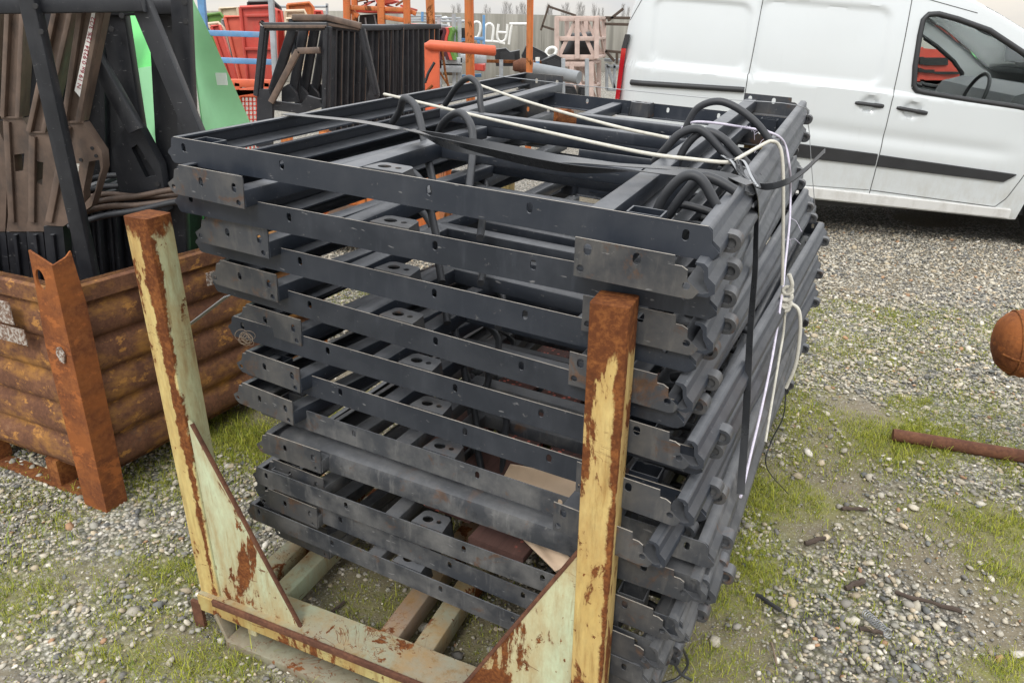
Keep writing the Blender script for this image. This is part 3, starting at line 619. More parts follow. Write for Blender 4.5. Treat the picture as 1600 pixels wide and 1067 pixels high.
kid(MB().tube(smoothpath([kn]+sideline(((1224, 520), (1219, 550), (1214, 580), (1209, 610), (1204, 640), (1196, 690))), 6), .0036, 8).build('rope_run', 'rope', None, 70), rp_)
tw = thing('baling_twine', 'frayed lilac white twine from the far hoop down the right side of the stack', 'twine', top(1200, 205, .02))
tp = [top(1066, 200, .0), top(1085, 191, .03), top(1120, 193, .03), top(1165, 200, .022), top(1205, 208, .014), stk(1226, 225, 1.0), stk(1234, 265, 1.0), ]+sideline(((1235, 300), (1234, 340), (1231, 375), (1227, 410), (1223, 450), (1216, 500), (1207, 555), (1197, 605), (1186, 655), (1174, 705), (1164, 748), (1157, 776)))
kid(MB().tube(smoothpath(tp, 6), .0034, 6).build('twine_run', 'twine', None, 70), tw)
tb = MB()
for k in range(16):
    p = Vector(tp[3]).lerp(Vector(tp[5]), random.random()) if k < 11 else Vector(tp[random.choice((8, 9, 10))])
    q = p+Vector((random.uniform(-.05, .05), random.uniform(-.05, .03), random.uniform(-.05, .02)))
    tb.tube([p, (p+q)/2+Vector((0, 0, .01)), q], .0007, 4)
kid(tb.build('frayed_fibres', 'twine', None, 0), tw)
tag(MB().tube(smoothpath([top(735, 128, .03), top(820, 158, .03), top(950, 195, .03), top(1045, 216, .02)], 5), .0042, 8).build('rope_line', 'rope', None, 70), 'taut white cord from the far hoop across the middle of the top frame', 'cord')
tag(MB().tube(smoothpath([top(775, 119, .02), top(900, 133, .02), top(1100, 153, .02), top(1245, 165, .02), stk(1262, 190, 1.72), stk(1268, 260, 1.72), stk(1274, 340, 1.75), stk(1270, 380, 1.8)], 5), .0014, 6).build('thin_wire', 'wire', None, 70), 'thin grey wire along the far end of the top frame, hanging down its corner', 'wire')
tag(MB().tube(smoothpath([stk(1228, 600, .86), stk(1224, 650, .86), stk(1205, 690, .86), stk(1198, 730, .86), atz(1232, 772, .01)], 6), .0022, 6).build('hanging_cord', 'strap', None, 70), 'thin black cord hanging from the rope end down to the gravel', 'cord')
wt = thing('strap_bundle', 'loose grey strap ends and twine hanging below the bottom right corner of the stack', 'strap', atz(1050, 1030, .1))
for pts in ([(1060, 1000, .16), (1052, 1025, .10), (1062, 1050, .04), (1080, 1062, .01)], [(1060, 1000, .16), (1030, 1030, .10), (1010, 1062, .06)], [(1062, 1005, .15), (1075, 1035, .06), (1060, 1058, .02), (1035, 1068, .01)]):
    ob = MB().tube(smoothpath([atz(*p) for p in pts], 6), .004, 6).build('strap_end', 'twine' if pts[-1][0] == 1010 else 'strap', None, 70); kid(ob, wt)
tuft = MB()
kk = stk(386, 525, .0)
for k in range(9):
    a = random.random()*6; tuft.tube(loop(kk+Vector((random.uniform(-.01, .01), -.012, random.uniform(-.01, .01))), random.uniform(.008, .018), (math.cos(a), 0, math.sin(a)), (-math.sin(a), .2, math.cos(a)), 14), .0006, 4)
tag(tuft.build('straw_tuft', 'wood', None, 0), 'tuft of dry straw snagged on a left corner plate of the stack', 'straw')

# ================================================================== RUSTY STILLAGE UNDER THE STACK
SY = R_(-23)
SG = fmat(-.815, 1.53, 0, SY, -.018, 0)
stl = thing('steel_stillage', 'rusty pale green and yellow post stillage holding up the stack of frames', 'stillage', mat=SG)
PW, SW, SL_ = .069, 1.075, 1.96
def post(x, y, h, mat, extra=0):
    p = MB().bar((0, 0, .075), (0, 0, h), PW, PW, up=(0, 1, 0), r=.006).build('corner_post', mat, stl); p.location = (x, y, 0); return p
post(0, 0, 1.170, 'post_left'); post(SW, 0, 1.153, 'post_front').rotation_euler.y = -.021
M['post_back'] = M['beam']; post(0, SL_, 1.16, 'beam'); post(SW, SL_, 1.16, 'beam')
PF = -PW/2
def spl(px, py, dv=0):
    P = onplane(px, py, SG @ Vector((0, PF+dv, 0)), SG.col[1].xyz); q = SG.inverted() @ P; return q.x, q.z
def gus(poly, nm='gusset_plate', mat='gusset', dv=-.001, th=.007):
    ob = MB().plate(poly, [], (0, PF+dv, 0), (1, 0, 0), (0, 0, 1), (0, th, 0)).build(nm, mat, stl); return ob
gus([(.036, .675), (.052, .66), (.305, .112), (.300, .100), (.036, .100)], dv=.006)
gus([(SW-.036, .640), (SW-.052, .625), (SW-.315, .112), (SW-.31, .100), (SW-.036, .100)], dv=.006)
for x0, x1 in ((.04, .062), (SW-.062, SW-.04)): pass
# folded rust edge on the gussets' slope
for a, b in (((.046, .668), (.306, .108)), ((SW-.046, .633), (SW-.316, .108))):
    MB().bar((a[0], PF+.0085, a[1]), (b[0], PF+.0085, b[1]), .008, .009, up=(0, 1, 0)).build('gusset_lip', 'rust_pipe', stl)
for yb, nm in ((0, 'front_beam'), (SL_, 'rear_beam')):
    f = MB(); sgn = 1 if yb == 0 else -1
    f.box((-.030, yb-.05, .066), (SW+.036, yb+.05, .118))
    fb = f.build(nm, 'beam', stl)
    MB().box((-.03, yb-.046, .1185), (SW+.03, yb+.047, .122)).build('beam_top', 'rail', fb)
    MB().bar((.03, yb-.054*sgn, .118), (SW-.03, yb-.054*sgn, .118), .008, .02).build('beam_lip', 'rust_pipe', fb)
for x in (.075, .165, .520, .622, .91, 1.0):
    MB().bar((x, .05, .085), (x, SL_-.05, .085), .058, .066, r=.006).build('floor_rail', 'rail_brown' if x in (.520, .91) else 'rail', stl)
for x in (-.062, SW+.02):
    for y in (-.050, SL_+.04): MB().box((x, y, -.03), (x+.036, y+.010, .085)).build('foot_tab', 'rust_pipe', stl)
# bowed skid under the front beam
for y in (-.02, SL_-.02):
    y -= .032 if y < 1 else -.032
    MB().bar((.085, y, .012), (SW-.085, y, .012), .06, .034).build('skid', 'rail_clean', stl)
    for x in (.085, SW-.085):
        sx = -1 if x < .5 else 1
        MB().bar((x, y, .006), (x+.055*sx, y+.02, .068), .05, .010, up=(1, 0, 0)).build('skid_end', 'rail_clean', stl)
        MB().bar((x-.05*sx, y+.03, .025), (x-.05*sx, y+.03, .068), .03, .03, up=(0, 1, 0)).build('skid_strut', 'gusset', stl)
# ================================================================== RUSTY CORRUGATED BIN WITH FRAMES
BY = R_(65.5)
BX = Vector((math.cos(BY), math.sin(BY), -.045)); BF = Vector((-math.sin(BY)*1.0, math.cos(BY), .03))   # along the right side; along the front, leftwards
BX.normalize(); BF = Vector((-.93, .365, .0)).normalized(); BZ = BX.cross(BF).normalized(); BF = BZ.cross(BX)
B0 = Vector((-1.415, 2.045, -.012))
BM = Matrix(((BX.x, BF.x, BZ.x, B0.x), (BX.y, BF.y, BZ.y, B0.y), (BX.z, BF.z, BZ.z, B0.z), (0, 0, 0, 1)))
bn = thing('steel_bin', 'rusty corrugated steel bin full of cab frames at the left', 'steel bin', mat=BM)
BL, BW, BH = 1.15, 1.25, .80          # x: along right side, y: along the front, z up
def corr(n_=5):
    P = []; z0, z1 = .13, .735
    for i in range(n_*10+1):
        t = i/(n_*10); ph = (t*n_) % 1
        P.append((z0+(z1-z0)*t, .022*max(0, math.sin(math.pi*min(1, ph/.86)))**.38*(1-.25*ph) if ph < .86 else 0.0))
    return [(.12, 0)]+P+[(.742, 0), (.748, .022), (.80, .024), (.806, .015), (.806, -.02)]
def wall(axis, length, other, sign):
    prof = corr(); n_ = len(prof); m = MB(); th = .004; vs = []
    for e in (0, length):
        for s_ in (0, 1):
            for z, d in prof:
                q = other+sign*(d-s_*th-.01)
                vs.append((e, q, z) if axis == 0 else (q, e, z))
    fs = []
    for i in range(n_-1):
        fs += [(i, i+1, 2*n_+i+1, 2*n_+i), (n_+i, 3*n_+i, 3*n_+i+1, n_+i+1)]
    for k in (0, 2*n_):
        for i in range(n_-1): fs.append((k+i, k+i+1, k+n_+i+1, k+n_+i))
    fs += [(0, n_, 3*n_, 2*n_), (n_-1, 2*n_-1, 4*n_-1, 3*n_-1)]
    return m.add(vs, fs).build('corrugated_side', 'bin', bn, 40)
wall(0, BL, 0, -1); wall(0, BL, BW, 1); wall(1, BW, 0, -1); wall(1, BW, BL, 1)
MB().box((.01, .01, .12), (BL-.01, BW-.01, .135)).build('floor', 'bin', bn)
for cx, cy, sx, sy in ((0, 0, 1, 1), (0, BW, 1, -1), (BL, 0, -1, 1), (BL, BW, -1, -1)):
    p = MB(); o_ = -.036; wd = .112
    # two-flange angle post, its top notched and holed
    fl = [(0, .0), (wd, .0), (wd+.01, .62), (wd*.93, .80), (wd*.86, .93), (wd*.5, .915), (0, .895)]
    hole = [circ(.07, .84, .021, .034)] if (cx, cy) == (0, 0) else []
    p.plate(fl, hole, (cx+sx*o_, cy+sy*o_, 0), (0, sy, 0), (0, 0, 1), (sx*.007, 0, 0))
    p.plate([(0.007, 0), (wd-.03, 0), (wd-.03, .75), (wd-.045, .925), (.05, .91), (.007, .895)], [], (cx+sx*o_, cy+sy*o_, 0), (sx, 0, 0), (0, 0, 1), (0, sy*.007, 0))
    p.build('corner_post', 'bin_post', bn)
MB().box((-.012, .10, .0), (.05, BW-.10, .022)).build('skid', 'rust', bn)
MB().box((BL-.05, .10, .0), (BL+.012, BW-.10, .022)).build('skid', 'rust', bn)
for yy in (.24, .62, 1.0): MB().box((-.005, yy, .022), (.06, yy+.06, .125)).build('runner_block', 'rust', bn)
for y0, y1, z0, z1 in ((.16, .30, .665, .742), (.115, .26, .60, .655)):
    MB().box((-.046, y0+.05, z0), (-.043, y1+.05, z1)).build('flaked_label', 'flaked', bn)
for x0, x1, z0, z1 in ((.235, .30, .68, .765), (.28, .33, .56, .64), (.52, .60, .68, .73)):
    MB().box((x0, -.043, z0), (x1, -.040, z1)).build('flaked_label', 'flaked', bn)
lb_ = MB().plate([(0, 0), (.018, .004), (.03, .028), (.024, .05), (.006, .056), (-.01, .03)], [], (-.0435, .0, .57), (0, 1, 0), (0, 0, 1), (.005, 0, 0)).build('torn_sticker', 'flaked', bn)

# ---- frames standing in the bin
def poly(parent, name, mat, pts, Y, th, holes=(), dY=None, smooth=35):
    """outline seen in the photo, cut as a plate of real thickness standing at depth Y (th > 0: towards the back)"""
    P = [at(x, y, Y) for x, y in pts]; H = [[at(x, y, Y) for x, y in h] for h in holes]
    m = MB().plate([(p.x, p.z) for p in P], [[(p.x, p.z) for p in h] for h in H], (0, Y, 0), (1, 0, 0), (0, 0, 1), (0, th, 0))
    ob = m.build(name, mat, None, smooth)
    return kid(ob, parent) if parent else ob
def bars(parent, name, mat, segs, Y, wd, dp):
    for s_ in segs:
        (x0, y0), (x1, y1) = s_[0], s_[1]; Ya, Yb = (Y, Y) if len(s_) < 4 else (s_[2], s_[3])
        ob = MB().bar(at(x0, y0, Ya), at(x1, y1, Yb), wd, dp, up=(0, 1, 0)).build(name, mat, None)
        kid(ob, parent) if parent else None
def holes_on(parent, pts, Y, r):
    for x, y in pts:
        p = at(x, y, Y); kid(MB().tube([p+Vector((0, -.0015, 0)), p+Vector((0, .004, 0))], r, 12).build('bolt_hole', 'rubber', None), parent)
f1 = thing('cab_door_frame', 'dark grey cab door frame at the front of the bin with one long leg down to its corner', 'cab frame', at(130, 420, 2.36), 'cab frames standing in the rusty bin')
bars(f1, 'frame_leg', 'steel_dark', [((40, -30), (146, 452))], 2.40, .050, .045)
bars(f1, 'frame_rail', 'steel_dark', [((-40, 8), (226, 4))], 2.43, .055, .045)
bars(f1, 'frame_strut', 'steel_dark', [((205, -35), (308, 214))], 2.46, .058, .045)
holes_on(f1, [(55, 10), (64, 50)], 2.375, .008)
f2 = thing('cab_door_frame', 'dark upright cab frame in front of the big green chute, at the right of the bin', 'cab frame', at(295, 300, 2.6), 'cab frames standing in the rusty bin')
bars(f2, 'frame_leg', 'steel_dark', [((283, -20), (300, 330))], 2.62, .058, .05)
bars(f2, 'frame_leg', 'steel_dark', [((258, 20), (277, 420))], 2.75, .10, .05)
bars(f2, 'frame_rail', 'steel_dark', [((150, 14), (290, 10))], 2.70, .05, .05)
holes_on(f2, [(288, 4), (290, 34)], 2.594, .009)
f3 = thing('cab_door_frame', 'dark cab frame with a broad pressed foot plate, middle of the bin', 'cab frame', at(220, 330, 2.7), 'cab frames standing in the rusty bin')
bars(f3, 'frame_leg', 'steel_dark', [((178, 10), (208, 200))], 2.72, .085, .05)
bars(f3, 'frame_strut', 'steel_dark', [((142, 78), (214, 204))], 2.60, .05, .045)
poly(f3, 'foot_plate', 'steel_dark', [(196, 198), (216, 195), (250, 258), (262, 330), (216, 352), (186, 300), (175, 236)], 2.66, .05, [[(205, 232), (214, 226), (241, 268), (243, 275), (228, 278)]])
poly(f3, 'pressed_panel', 'steel_dark', [(203, 228), (216, 222), (244, 272), (243, 282), (226, 282)], 2.69, .02)
holes_on(f3, [(246, 288), (174, 46), (190, 25)], 2.655, .009)
PIL = [(2.50, [(125, 165), (100, 129)], 191, [(100, 192), (129, 192), (159, 237), (161, 262), (143, 322), (99, 354), (68, 352), (86, 275)], (68, 98), [[(139, 253), (155, 250), (157, 264), (148, 300), (132, 318), (130, 300)], [(108, 254), (124, 256), (119, 300), (103, 286)]]),
       (2.60, [(86, 119), (45, 75)], 207, [(45, 208), (75, 208), (96, 238), (96, 300), (68, 362), (40, 362), (52, 290)], (41, 67), [[(56, 252), (68, 254), (66, 290), (54, 284)]]),
       (2.70, [(12, 42), (4, 35)], 184, [(4, 185), (35, 185), (48, 205), (60, 250), (40, 362), (10, 362), (18, 285)], (10, 40), [[(22, 242), (38, 240), (36, 268), (24, 268)]]),
       (2.80, [(-30, 4), (-40, -8)], 190, [(-40, 191), (-8, 191), (10, 230), (12, 262), (8, 362), (-22, 362)], (-22, 8), [])]
for i, (Yb, ((ta, tb_), (fa, fb_)), yf, foot, (la, lb2), fh) in enumerate(PIL):
    lab = ['dusty brown cab pillar carrying a handwritten white paper strip', 'dusty brown cab pillar, just left of the one with the white paper strip', 'dusty brown cab pillar, third from the white strip, half behind its neighbour', 'dusty brown cab pillar at the left edge of the photo'][i]
    b = thing('cab_pillar', lab, 'cab pillar', at(la, 430, Yb), 'brown cab pillars in the rusty bin')
    k = (ta-fa)/(yf-15); ext = 45*k
    poly(b, 'pillar_channel', 'brown', [(ta+ext, -30), (tb_+ext+2, -30), (fb_, yf-1), (fa, yf-1)], Yb, .04)
    for f_ in (.12, .88): bars(b, 'pillar_ridge', 'brown', [((ta+(tb_-ta)*f_+ext, -30), (fa+(fb_-fa)*f_, yf-2))], Yb-.003, .016, .035)
    poly(b, 'pillar_foot', 'brown', foot, Yb-.004, .045, fh)
    mx_ = (fa+fb_)/2; bars(b, 'pillar_ridge', 'brown', [((mx_-8, yf+6), (la+10, 346))], Yb-.008, .022, .02)
    bars(b, 'weld_bead', 'brown', [((fa-1, yf), (fb_+1, yf))], Yb-.006, .008, .008)
    poly(b, 'pillar_leg', 'steel_dark', [(la, 354 if i < 1 else 363), (lb2, 354 if i < 1 else 363), (lb2+12, 475), (la+12, 475)], Yb, .045)
    bars(b, 'leg_fold', 'steel_dark', [((la+15, 366), (la+27, 475))], Yb-.004, .012, .02)
    if i == 0: holes_on(b, [(144, 232), (126, 250), (150, 244)], Yb-.006, .006)
    if i == 0:
        P = [at(*q, Yb-.018) for q in ((145, 15), (155, 14), (126, 153), (117, 142))]
        ls = MB().plate([(p.x, p.z) for p in P], [], (0, Yb-.02, 0), (1, 0, 0), (0, 0, 1), (0, .002, 0)).build('paper_strip', 'white_label', None); kid(ls, b)
        cu = bpy.data.curves.new('handwriting', 'FONT'); cu.body = 'N 19 6x 0.9234 12% 3/22'; cu.size = .023; cu.extrude = .0004; cu.align_y = 'CENTER'
        me = None; tob = bpy.data.objects.new('handwriting_tmp', cu); COL.objects.link(tob)
        dg = bpy.context.evaluated_depsgraph_get(); me = bpy.data.meshes.new_from_object(tob.evaluated_get(dg)); bpy.data.objects.remove(tob)
        a, e = at(123, 139, Yb-.0225), at(149, 15, Yb-.0225); X = (e-a).normalized(); Np = Vector((0, -1, 0)); Yv = Np.cross(X)
        ink = m_plain('red_ink', (.30, .03, .05), .8, .1); me.materials.clear(); me.materials.append(ink)
        xs = [v.co.x for v in me.vertices]; k = (e-a).length*.90/max(xs)
        for v in me.vertices: v.co = a+X*(v.co.x*k)+Yv*(v.co.y*k*.8)+Np*v.co.z
        tx = bpy.data.objects.new('handwriting', me); COL.objects.link(tx); kid(tx, b)
for i, (y0, y1, yy) in enumerate(((284, 268, 2.75), (300, 288, 2.7), (322, 296, 2.62), (332, 314, 2.58), (346, 316, 2.5), (312, 306, 2.66))):
    tag(MB().tube(smoothpath([at(108, y0+8, yy), at(160, y0-8, yy), at(215, (y0+y1)/2-2, yy), at(272, y1, yy), at(330, y1-6, yy)], 6), .011, 10).build('bent_tube', 'brown' if i in (2, 3, 5) else 'black_tube', None, 60),
        ['dark tube, uppermost of the bundle lying through the bin', 'dark tube, second of the bundle lying through the bin', 'brown dusty tube bowed upward in the bundle through the bin', 'brown dusty tube, lower of the brown pair in the bin', 'dark tube, lowest of the bundle lying through the bin', 'thin brown tube between the others of the bundle in the bin'][i], 'tube', 'tubes in the rusty bin')
for i, P in enumerate(([(48, -30), (92, -30), (50, 200), (18, 200)], [(108, -30), (150, -30), (104, 230), (74, 260)], [(-20, -30), (22, -30), (8, 190), (-30, 190)], [(150, 10), (182, 10), (206, 345), (150, 345), (132, 200)])):
    d = thing('dark_pillar', ['dark cab pillar showing between the second and third brown ones', 'dark cab pillar between the two brown ones with big feet', 'dark cab pillar at the top left corner of the photo', 'dark cab side behind the slanting strut, right of the paper strip'][i], 'cab pillar', at(P[2][0], 400, 2.9), 'dark cab pillars behind the brown ones')
    poly(d, 'pillar_channel', 'steel_dark', P, 2.9+.03*i, .05); bars(d, 'pillar_ridge', 'steel_dark', [((P[0][0]*.7+P[1][0]*.3, P[0][1]), (P[3][0]*.7+P[2][0]*.3, P[3][1]))], 2.89+.03*i, .02, .03)
    poly(d, 'pillar_leg', 'steel_dark', [(P[3][0], P[3][1]), (P[2][0], P[2][1]), (P[2][0]+30, 470), (P[3][0]+30, 470)], 2.94+.03*i, .05)
# dark doors standing upright deeper in the bin
for i in range(6):
    x0 = 118+i*27; Yd = 2.66+.05*i
    d = thing('cab_side_frame', 'dark door frame seen edge on behind the tubes, %s from the left in the bin' % ordn(i).replace('topmost', 'first'), 'cab frame', at(x0, 430, Yd), 'dark frames seen edge on in the bin')
    poly(d, 'panel_edge', 'steel_dark', [(x0-12, 300 if i < 6 else 190), (x0+6, 298 if i < 6 else 190), (x0+20, 470), (x0+2, 470)], Yd, .35)
    bars(d, 'panel_fold', 'steel_dark', [((x0-3, 300 if i < 6 else 190), (x0+10, 470))], Yd-.005, .012, .015)
for x0, x1, xb in ((0, 16, -10), (148, 160, 140), (228, 244, 236)):
    pass
# bright green chute panels behind the frames
gc = thing('green_chute', 'big bright green plastic chute standing behind the bin, curved side towards the stack', 'plastic chute', at(340, 330, 3.1))
def gsheet(pts, Ys, mat, name, bow=.0, th=.006):
    q = [at(x, y, Y) for (x, y), Y in zip(pts, Ys)]
    return sheet(q, th, name, mat, gc, bow)
gsheet([(292, -20), (300, -5), (398, 205), (318, 212)], [2.9, 3.0, 3.5, 3.2], 'green_light', 'chute_side', .05)
gsheet([(150, -20), (212, -10), (246, 104), (180, 112)], [3.3, 3.25, 3.05, 3.1], 'green', 'chute_back')
gsheet([(198, 110), (246, 102), (262, 290), (225, 300)], [3.05, 3.0, 2.95, 3.0], 'green_light', 'chute_lip')
gsheet([(150, 40), (160, 40), (192, 330), (172, 330)], [3.2, 3.2, 3.1, 3.1], 'green', 'chute_edge')
gsheet([(208, 178), (213, 172), (262, 275), (257, 285)], [2.92, 2.92, 2.9, 2.9], 'green_light', 'chute_rim')
gsheet([(296, 205), (330, 205), (440, 420), (330, 440)], [3.3, 3.2, 3.1, 3.2], 'green', 'chute_foot')
gl = at(357, 122, 3.24)
MB().box((-.022, -.03, -.024), (.022, -.026, .024)).build('paper_label', 'white_label', gc).location = gl-gc.location+Vector((0, -.05, 0))
# grey strip leaning from the bin's side to the stack
tag(MB().bar(at(290, 512, 2.25), at(356, 462, 2.10), .028, .003, up=(0, 0, 1)).build('grey_strip', 'galv', None), 'flat grey metal strip leaning between the bin side and the stack', 'metal strip')
# ================================================================== WHITE VAN
VYAW = R_(-11.6); VO = Vector((2.737*1.0165, 5.40*1.0165, 0))
ux = Vector((math.cos(VYAW), math.sin(VYAW), 0)); uy = Vector((-math.sin(VYAW), math.cos(VYAW), 0))
VM = Matrix(((ux.x, uy.x, 0, VO.x), (ux.y, uy.y, 0, VO.y), (0, 0, 1, 0), (0, 0, 0, 1)))
van = thing('white_van', 'white panel van with black rub strips parked behind the stack', 'van', mat=VM)
VW = 1.86
ZT = [(-2.03, 1.02), (-2.0, 1.30), (-1.95, 1.60), (-1.88, 1.80), (-1.75, 1.865), (-1.2, 1.885), (-.5, 1.87), (-.1, 1.825), (.1, 1.785), (.42, 1.69), (.6, 1.605), (.8, 1.495), (1.05, 1.34), (1.22, 1.215), (1.35, 1.15), (1.6, 1.08), (1.9, .98), (2.1, .86), (2.22, .70), (2.26, .52)]
ZB = [(-2.03, .42), (-1.85, .40), (-1.0, .335), (-.4, .305), (.99, .225), (1.9, .26), (2.26, .40)]
itp = lambda T_, u: float(np.interp(u, [a for a, _ in T_], [b for _, b in T_]))
WH = [(-1.38, .33), (1.44, .33)]; WR, AR = .315, .375
def rrect(u, z, u0, u1, z0, z1, r):
    cx, cz, hx, hz = (u0+u1)/2, (z0+z1)/2, (u1-u0)/2-r, (z1-z0)/2-r
    qx, qz = max(abs(u-cx)-hx, 0), max(abs(z-cz)-hz, 0)
    return math.hypot(qx, qz)+min(max(abs(u-cx)-hx, abs(z-cz)-hz), 0)-r
sst = lambda a, b, x: (lambda t: t*t*(3-2*t))(min(1, max(0, (x-a)/(b-a))))
crease = lambda u: 1.115-.088*u if u < 0 else 1.115-.10*u
def skin(u, z):
    s = 0.
    zc = crease(u)
    s += .020*sst(zc+.02, zc-.015, z)*-1+.0                          # shoulder stands proud below the crease
    s += .11*max(0, (z-zc)/.75)**1.7                                  # tumblehome
    s += .05*max(0, (.75-.06*u-z)/.5)**1.5 if z < .75 else 0
    k = .09*u                                                         # features follow the falling waistline
    for (a, b, c, d) in ((-1.775, -1.06, 1.285, 1.70), (-1.015, -.105, 1.165+.045, 1.68)):
        e = rrect(u, z+.075*(u-(a+b)/2), a, b, c-.02, d+.03, .085)
        s += .016*sst(.010, -.026, e)
    zb2 = .80-.10*u                                                   # soft hollow above the rub strip
    s += .012*math.exp(-((z-zb2)/.05)**2)*sst(-1.2, -.6, u)*sst(1.0, .7, u)
    s += .22*max(0, (-1.80-u)/.23)**2.2+.30*max(0, (u-1.05)/1.21)**2.0
    for cu, cz in ((-.155, 1.03), (.139, .996)):                      # hand cups
        r = math.hypot(u-cu, z-cz); s += .020*sst(.066, .045, r)
    return s-.0
us = sorted(set(list(np.round(np.arange(-2.03, 2.261, .0215), 4))+[2.26]))
NR, NF = 84, 22
def zbot(u):
    zb = itp(ZB, u)
    for cu, cz in WH:
        if abs(u-cu) < AR: zb = max(zb, cz+math.sqrt(AR**2-(u-cu)**2))
    return zb
rows = []
for u in us:
    z0, z1 = zbot(u), itp(ZT, u); near = []
    for j in range(NR+1):
        z = z0+(z1-z0)*(j/NR); near.append((u, skin(u, z), z))
    e = near[-1]; hw = VW/2-e[1]; crown = .055*min(1, max(0, (z1-.9)/.6))
    roof = []
    for j in range(1, NF):
        a = math.pi*j/NF; c_ = -math.cos(a); cc = math.copysign(abs(c_)**.62, c_)
        roof.append((u, VW/2+hw*cc, z1+(crown+.02)*math.sin(a)**.7))
    rows.append(near+roof+[(x, VW-y, z) for x, y, z in near[::-1]])
NC = len(rows[0]); vs = [p for r in rows for p in r]
WIN = [(.125, 1.16), (.105, 1.30), (.10, 1.50), (.105, 1.60), (.135, 1.635), (.20, 1.638), (.324, 1.607), (.544, 1.535), (.78, 1.398), (.96, 1.27), (1.06, 1.16), (1.07, 1.04), (1.02, 1.005), (.836, 1.037), (.5, 1.078), (.207, 1.12), (.15, 1.132)]
def inside(u, z, P):
    c = False
    for i in range(len(P)):
        (a, b), (d, e) = P[i], P[i-1]
        if (b > z) != (e > z) and u < (d-a)*(z-b)/(e-b)+a: c = not c
    return c
body, screen = [], []
for i in range(len(us)-1):
    um = (us[i]+us[i+1])/2
    for j in range(NC-1):
        f = (i*NC+j, (i+1)*NC+j, (i+1)*NC+j+1, i*NC+j+1)
        zz = sum(vs[k][2] for k in f)/4
        if (j < NR or j >= NC-1-NR) and inside(um, zz, WIN): continue
        if NR+1 < j < NC-NR-3 and .50 < um < 1.27: screen.append(f); continue
        body.append(f)
body.append(tuple(range(NC)))                                          # rear face
def submesh(fs, name, mat, smooth=28):
    ids = sorted({k for f in fs for k in f}); mp_ = {k: i for i, k in enumerate(ids)}
    return MB().add([vs[k] for k in ids], [tuple(mp_[k] for k in f) for f in fs]).build(name, mat, van, smooth)
submesh(body, 'body', 'van')
submesh(screen, 'windscreen', 'glass', 60)
def vy(u, z): return skin(u, z)
def onskin(pts, off=-.002): return [(u, vy(u, z)+off, z) for u, z in pts]
for far in (0, 1):
    fl = lambda P: [(u, VW-y, z) if far else (u, y, z) for u, y, z in P]
    gv = fl([(u, vy(u, z)+.006, z) for u, z in WIN]); k = len(gv); gv += fl([(u, vy(u, z)+.010, z) for u, z in WIN])
    MB().add(gv, [tuple(range(k-1, -1, -1)), tuple(range(k, 2*k))]+[(i, (i+1) % k, k+(i+1) % k, k+i) for i in range(k)]).build('door_window', 'glass', van, 0)
    lp = [Vector(p) for p in fl(onskin(WIN+[WIN[0]], .0))]
    MB().tube([p for i in range(k) for p in (lp[i], lp[i].lerp(lp[i+1], .5))]+[lp[0]], .019, 8, cap=False).build('window_seal', 'trim', van, 60)
def strip(u0, u1, zt0, zt1, zb0, zb1, cut=0):
    P = []; n_ = 18
    topp = [(u0+(u1-u0)*i/n_, zt0+(zt1-zt0)*i/n_) for i in range(n_+1)]; bot = [(u0+(u1-cut-u0)*i/n_, zb0+(zb1-zb0)*i/n_) for i in range(n_+1)]
    v_ = []
    for (a, b), (c, d) in zip(topp, bot):
        for (p, q, o_) in ((a, b, .012), (a, b-.008, -.016), (c, d+.008, -.016), (c, d, .012)): v_.append((p, vy(p, q)+o_, q))
    f_ = [(i*4+j, i*4+j+1, i*4+5+j, i*4+4+j) for i in range(n_) for j in range(3)]+[(0, 1, 2, 3), (n_*4, n_*4+1, n_*4+2, n_*4+3)]
    return MB().add(v_, f_).build('rub_strip', 'trim', van, 40)
strip(-.98, -.028, .775, .682, .655, .583); strip(-.014, .945, .676, .572, .580, .502, .07)
strip(-1.93, -1.78, .83, .82, .73, .72)
def seamline(pts, r=.0028): MB().tube([(u, vy(u, z)-.0008, z) for u, z in pts], r, 6).build('door_seam', 'seam', van, 60)
lin = lambda a, b, n_=24: [(a[0]+(b[0]-a[0])*i/n_, a[1]+(b[1]-a[1])*i/n_) for i in range(n_+1)]
seamline(lin((.012, 1.78), (-.004, 1.09))+lin((-.006, 1.06), (-.02, .345)))
seamline(lin((-.99, 1.84), (-1.035, 1.23))+lin((-1.042, 1.22), (-1.052, .75))+lin((-1.05, .74), (-1.03, .40)))
seamline(lin((-.02, .40), (.86, .318))+lin((.88, .32), (.93, .38), 6)+lin((.94, .40), (1.02, .62))+lin((1.03, .64), (1.10, .98)), .0028)
seamline(lin((-1.03, .43), (-.03, .40)), .002)
seamline(lin((-1.95, 1.59), (-1.86, 1.75))+lin((-1.85, 1.76), (-1.75, 1.80), 5)+lin((-1.7, 1.805), (.0, 1.762))+lin((.01, 1.76), (.45, 1.645)), .0024)
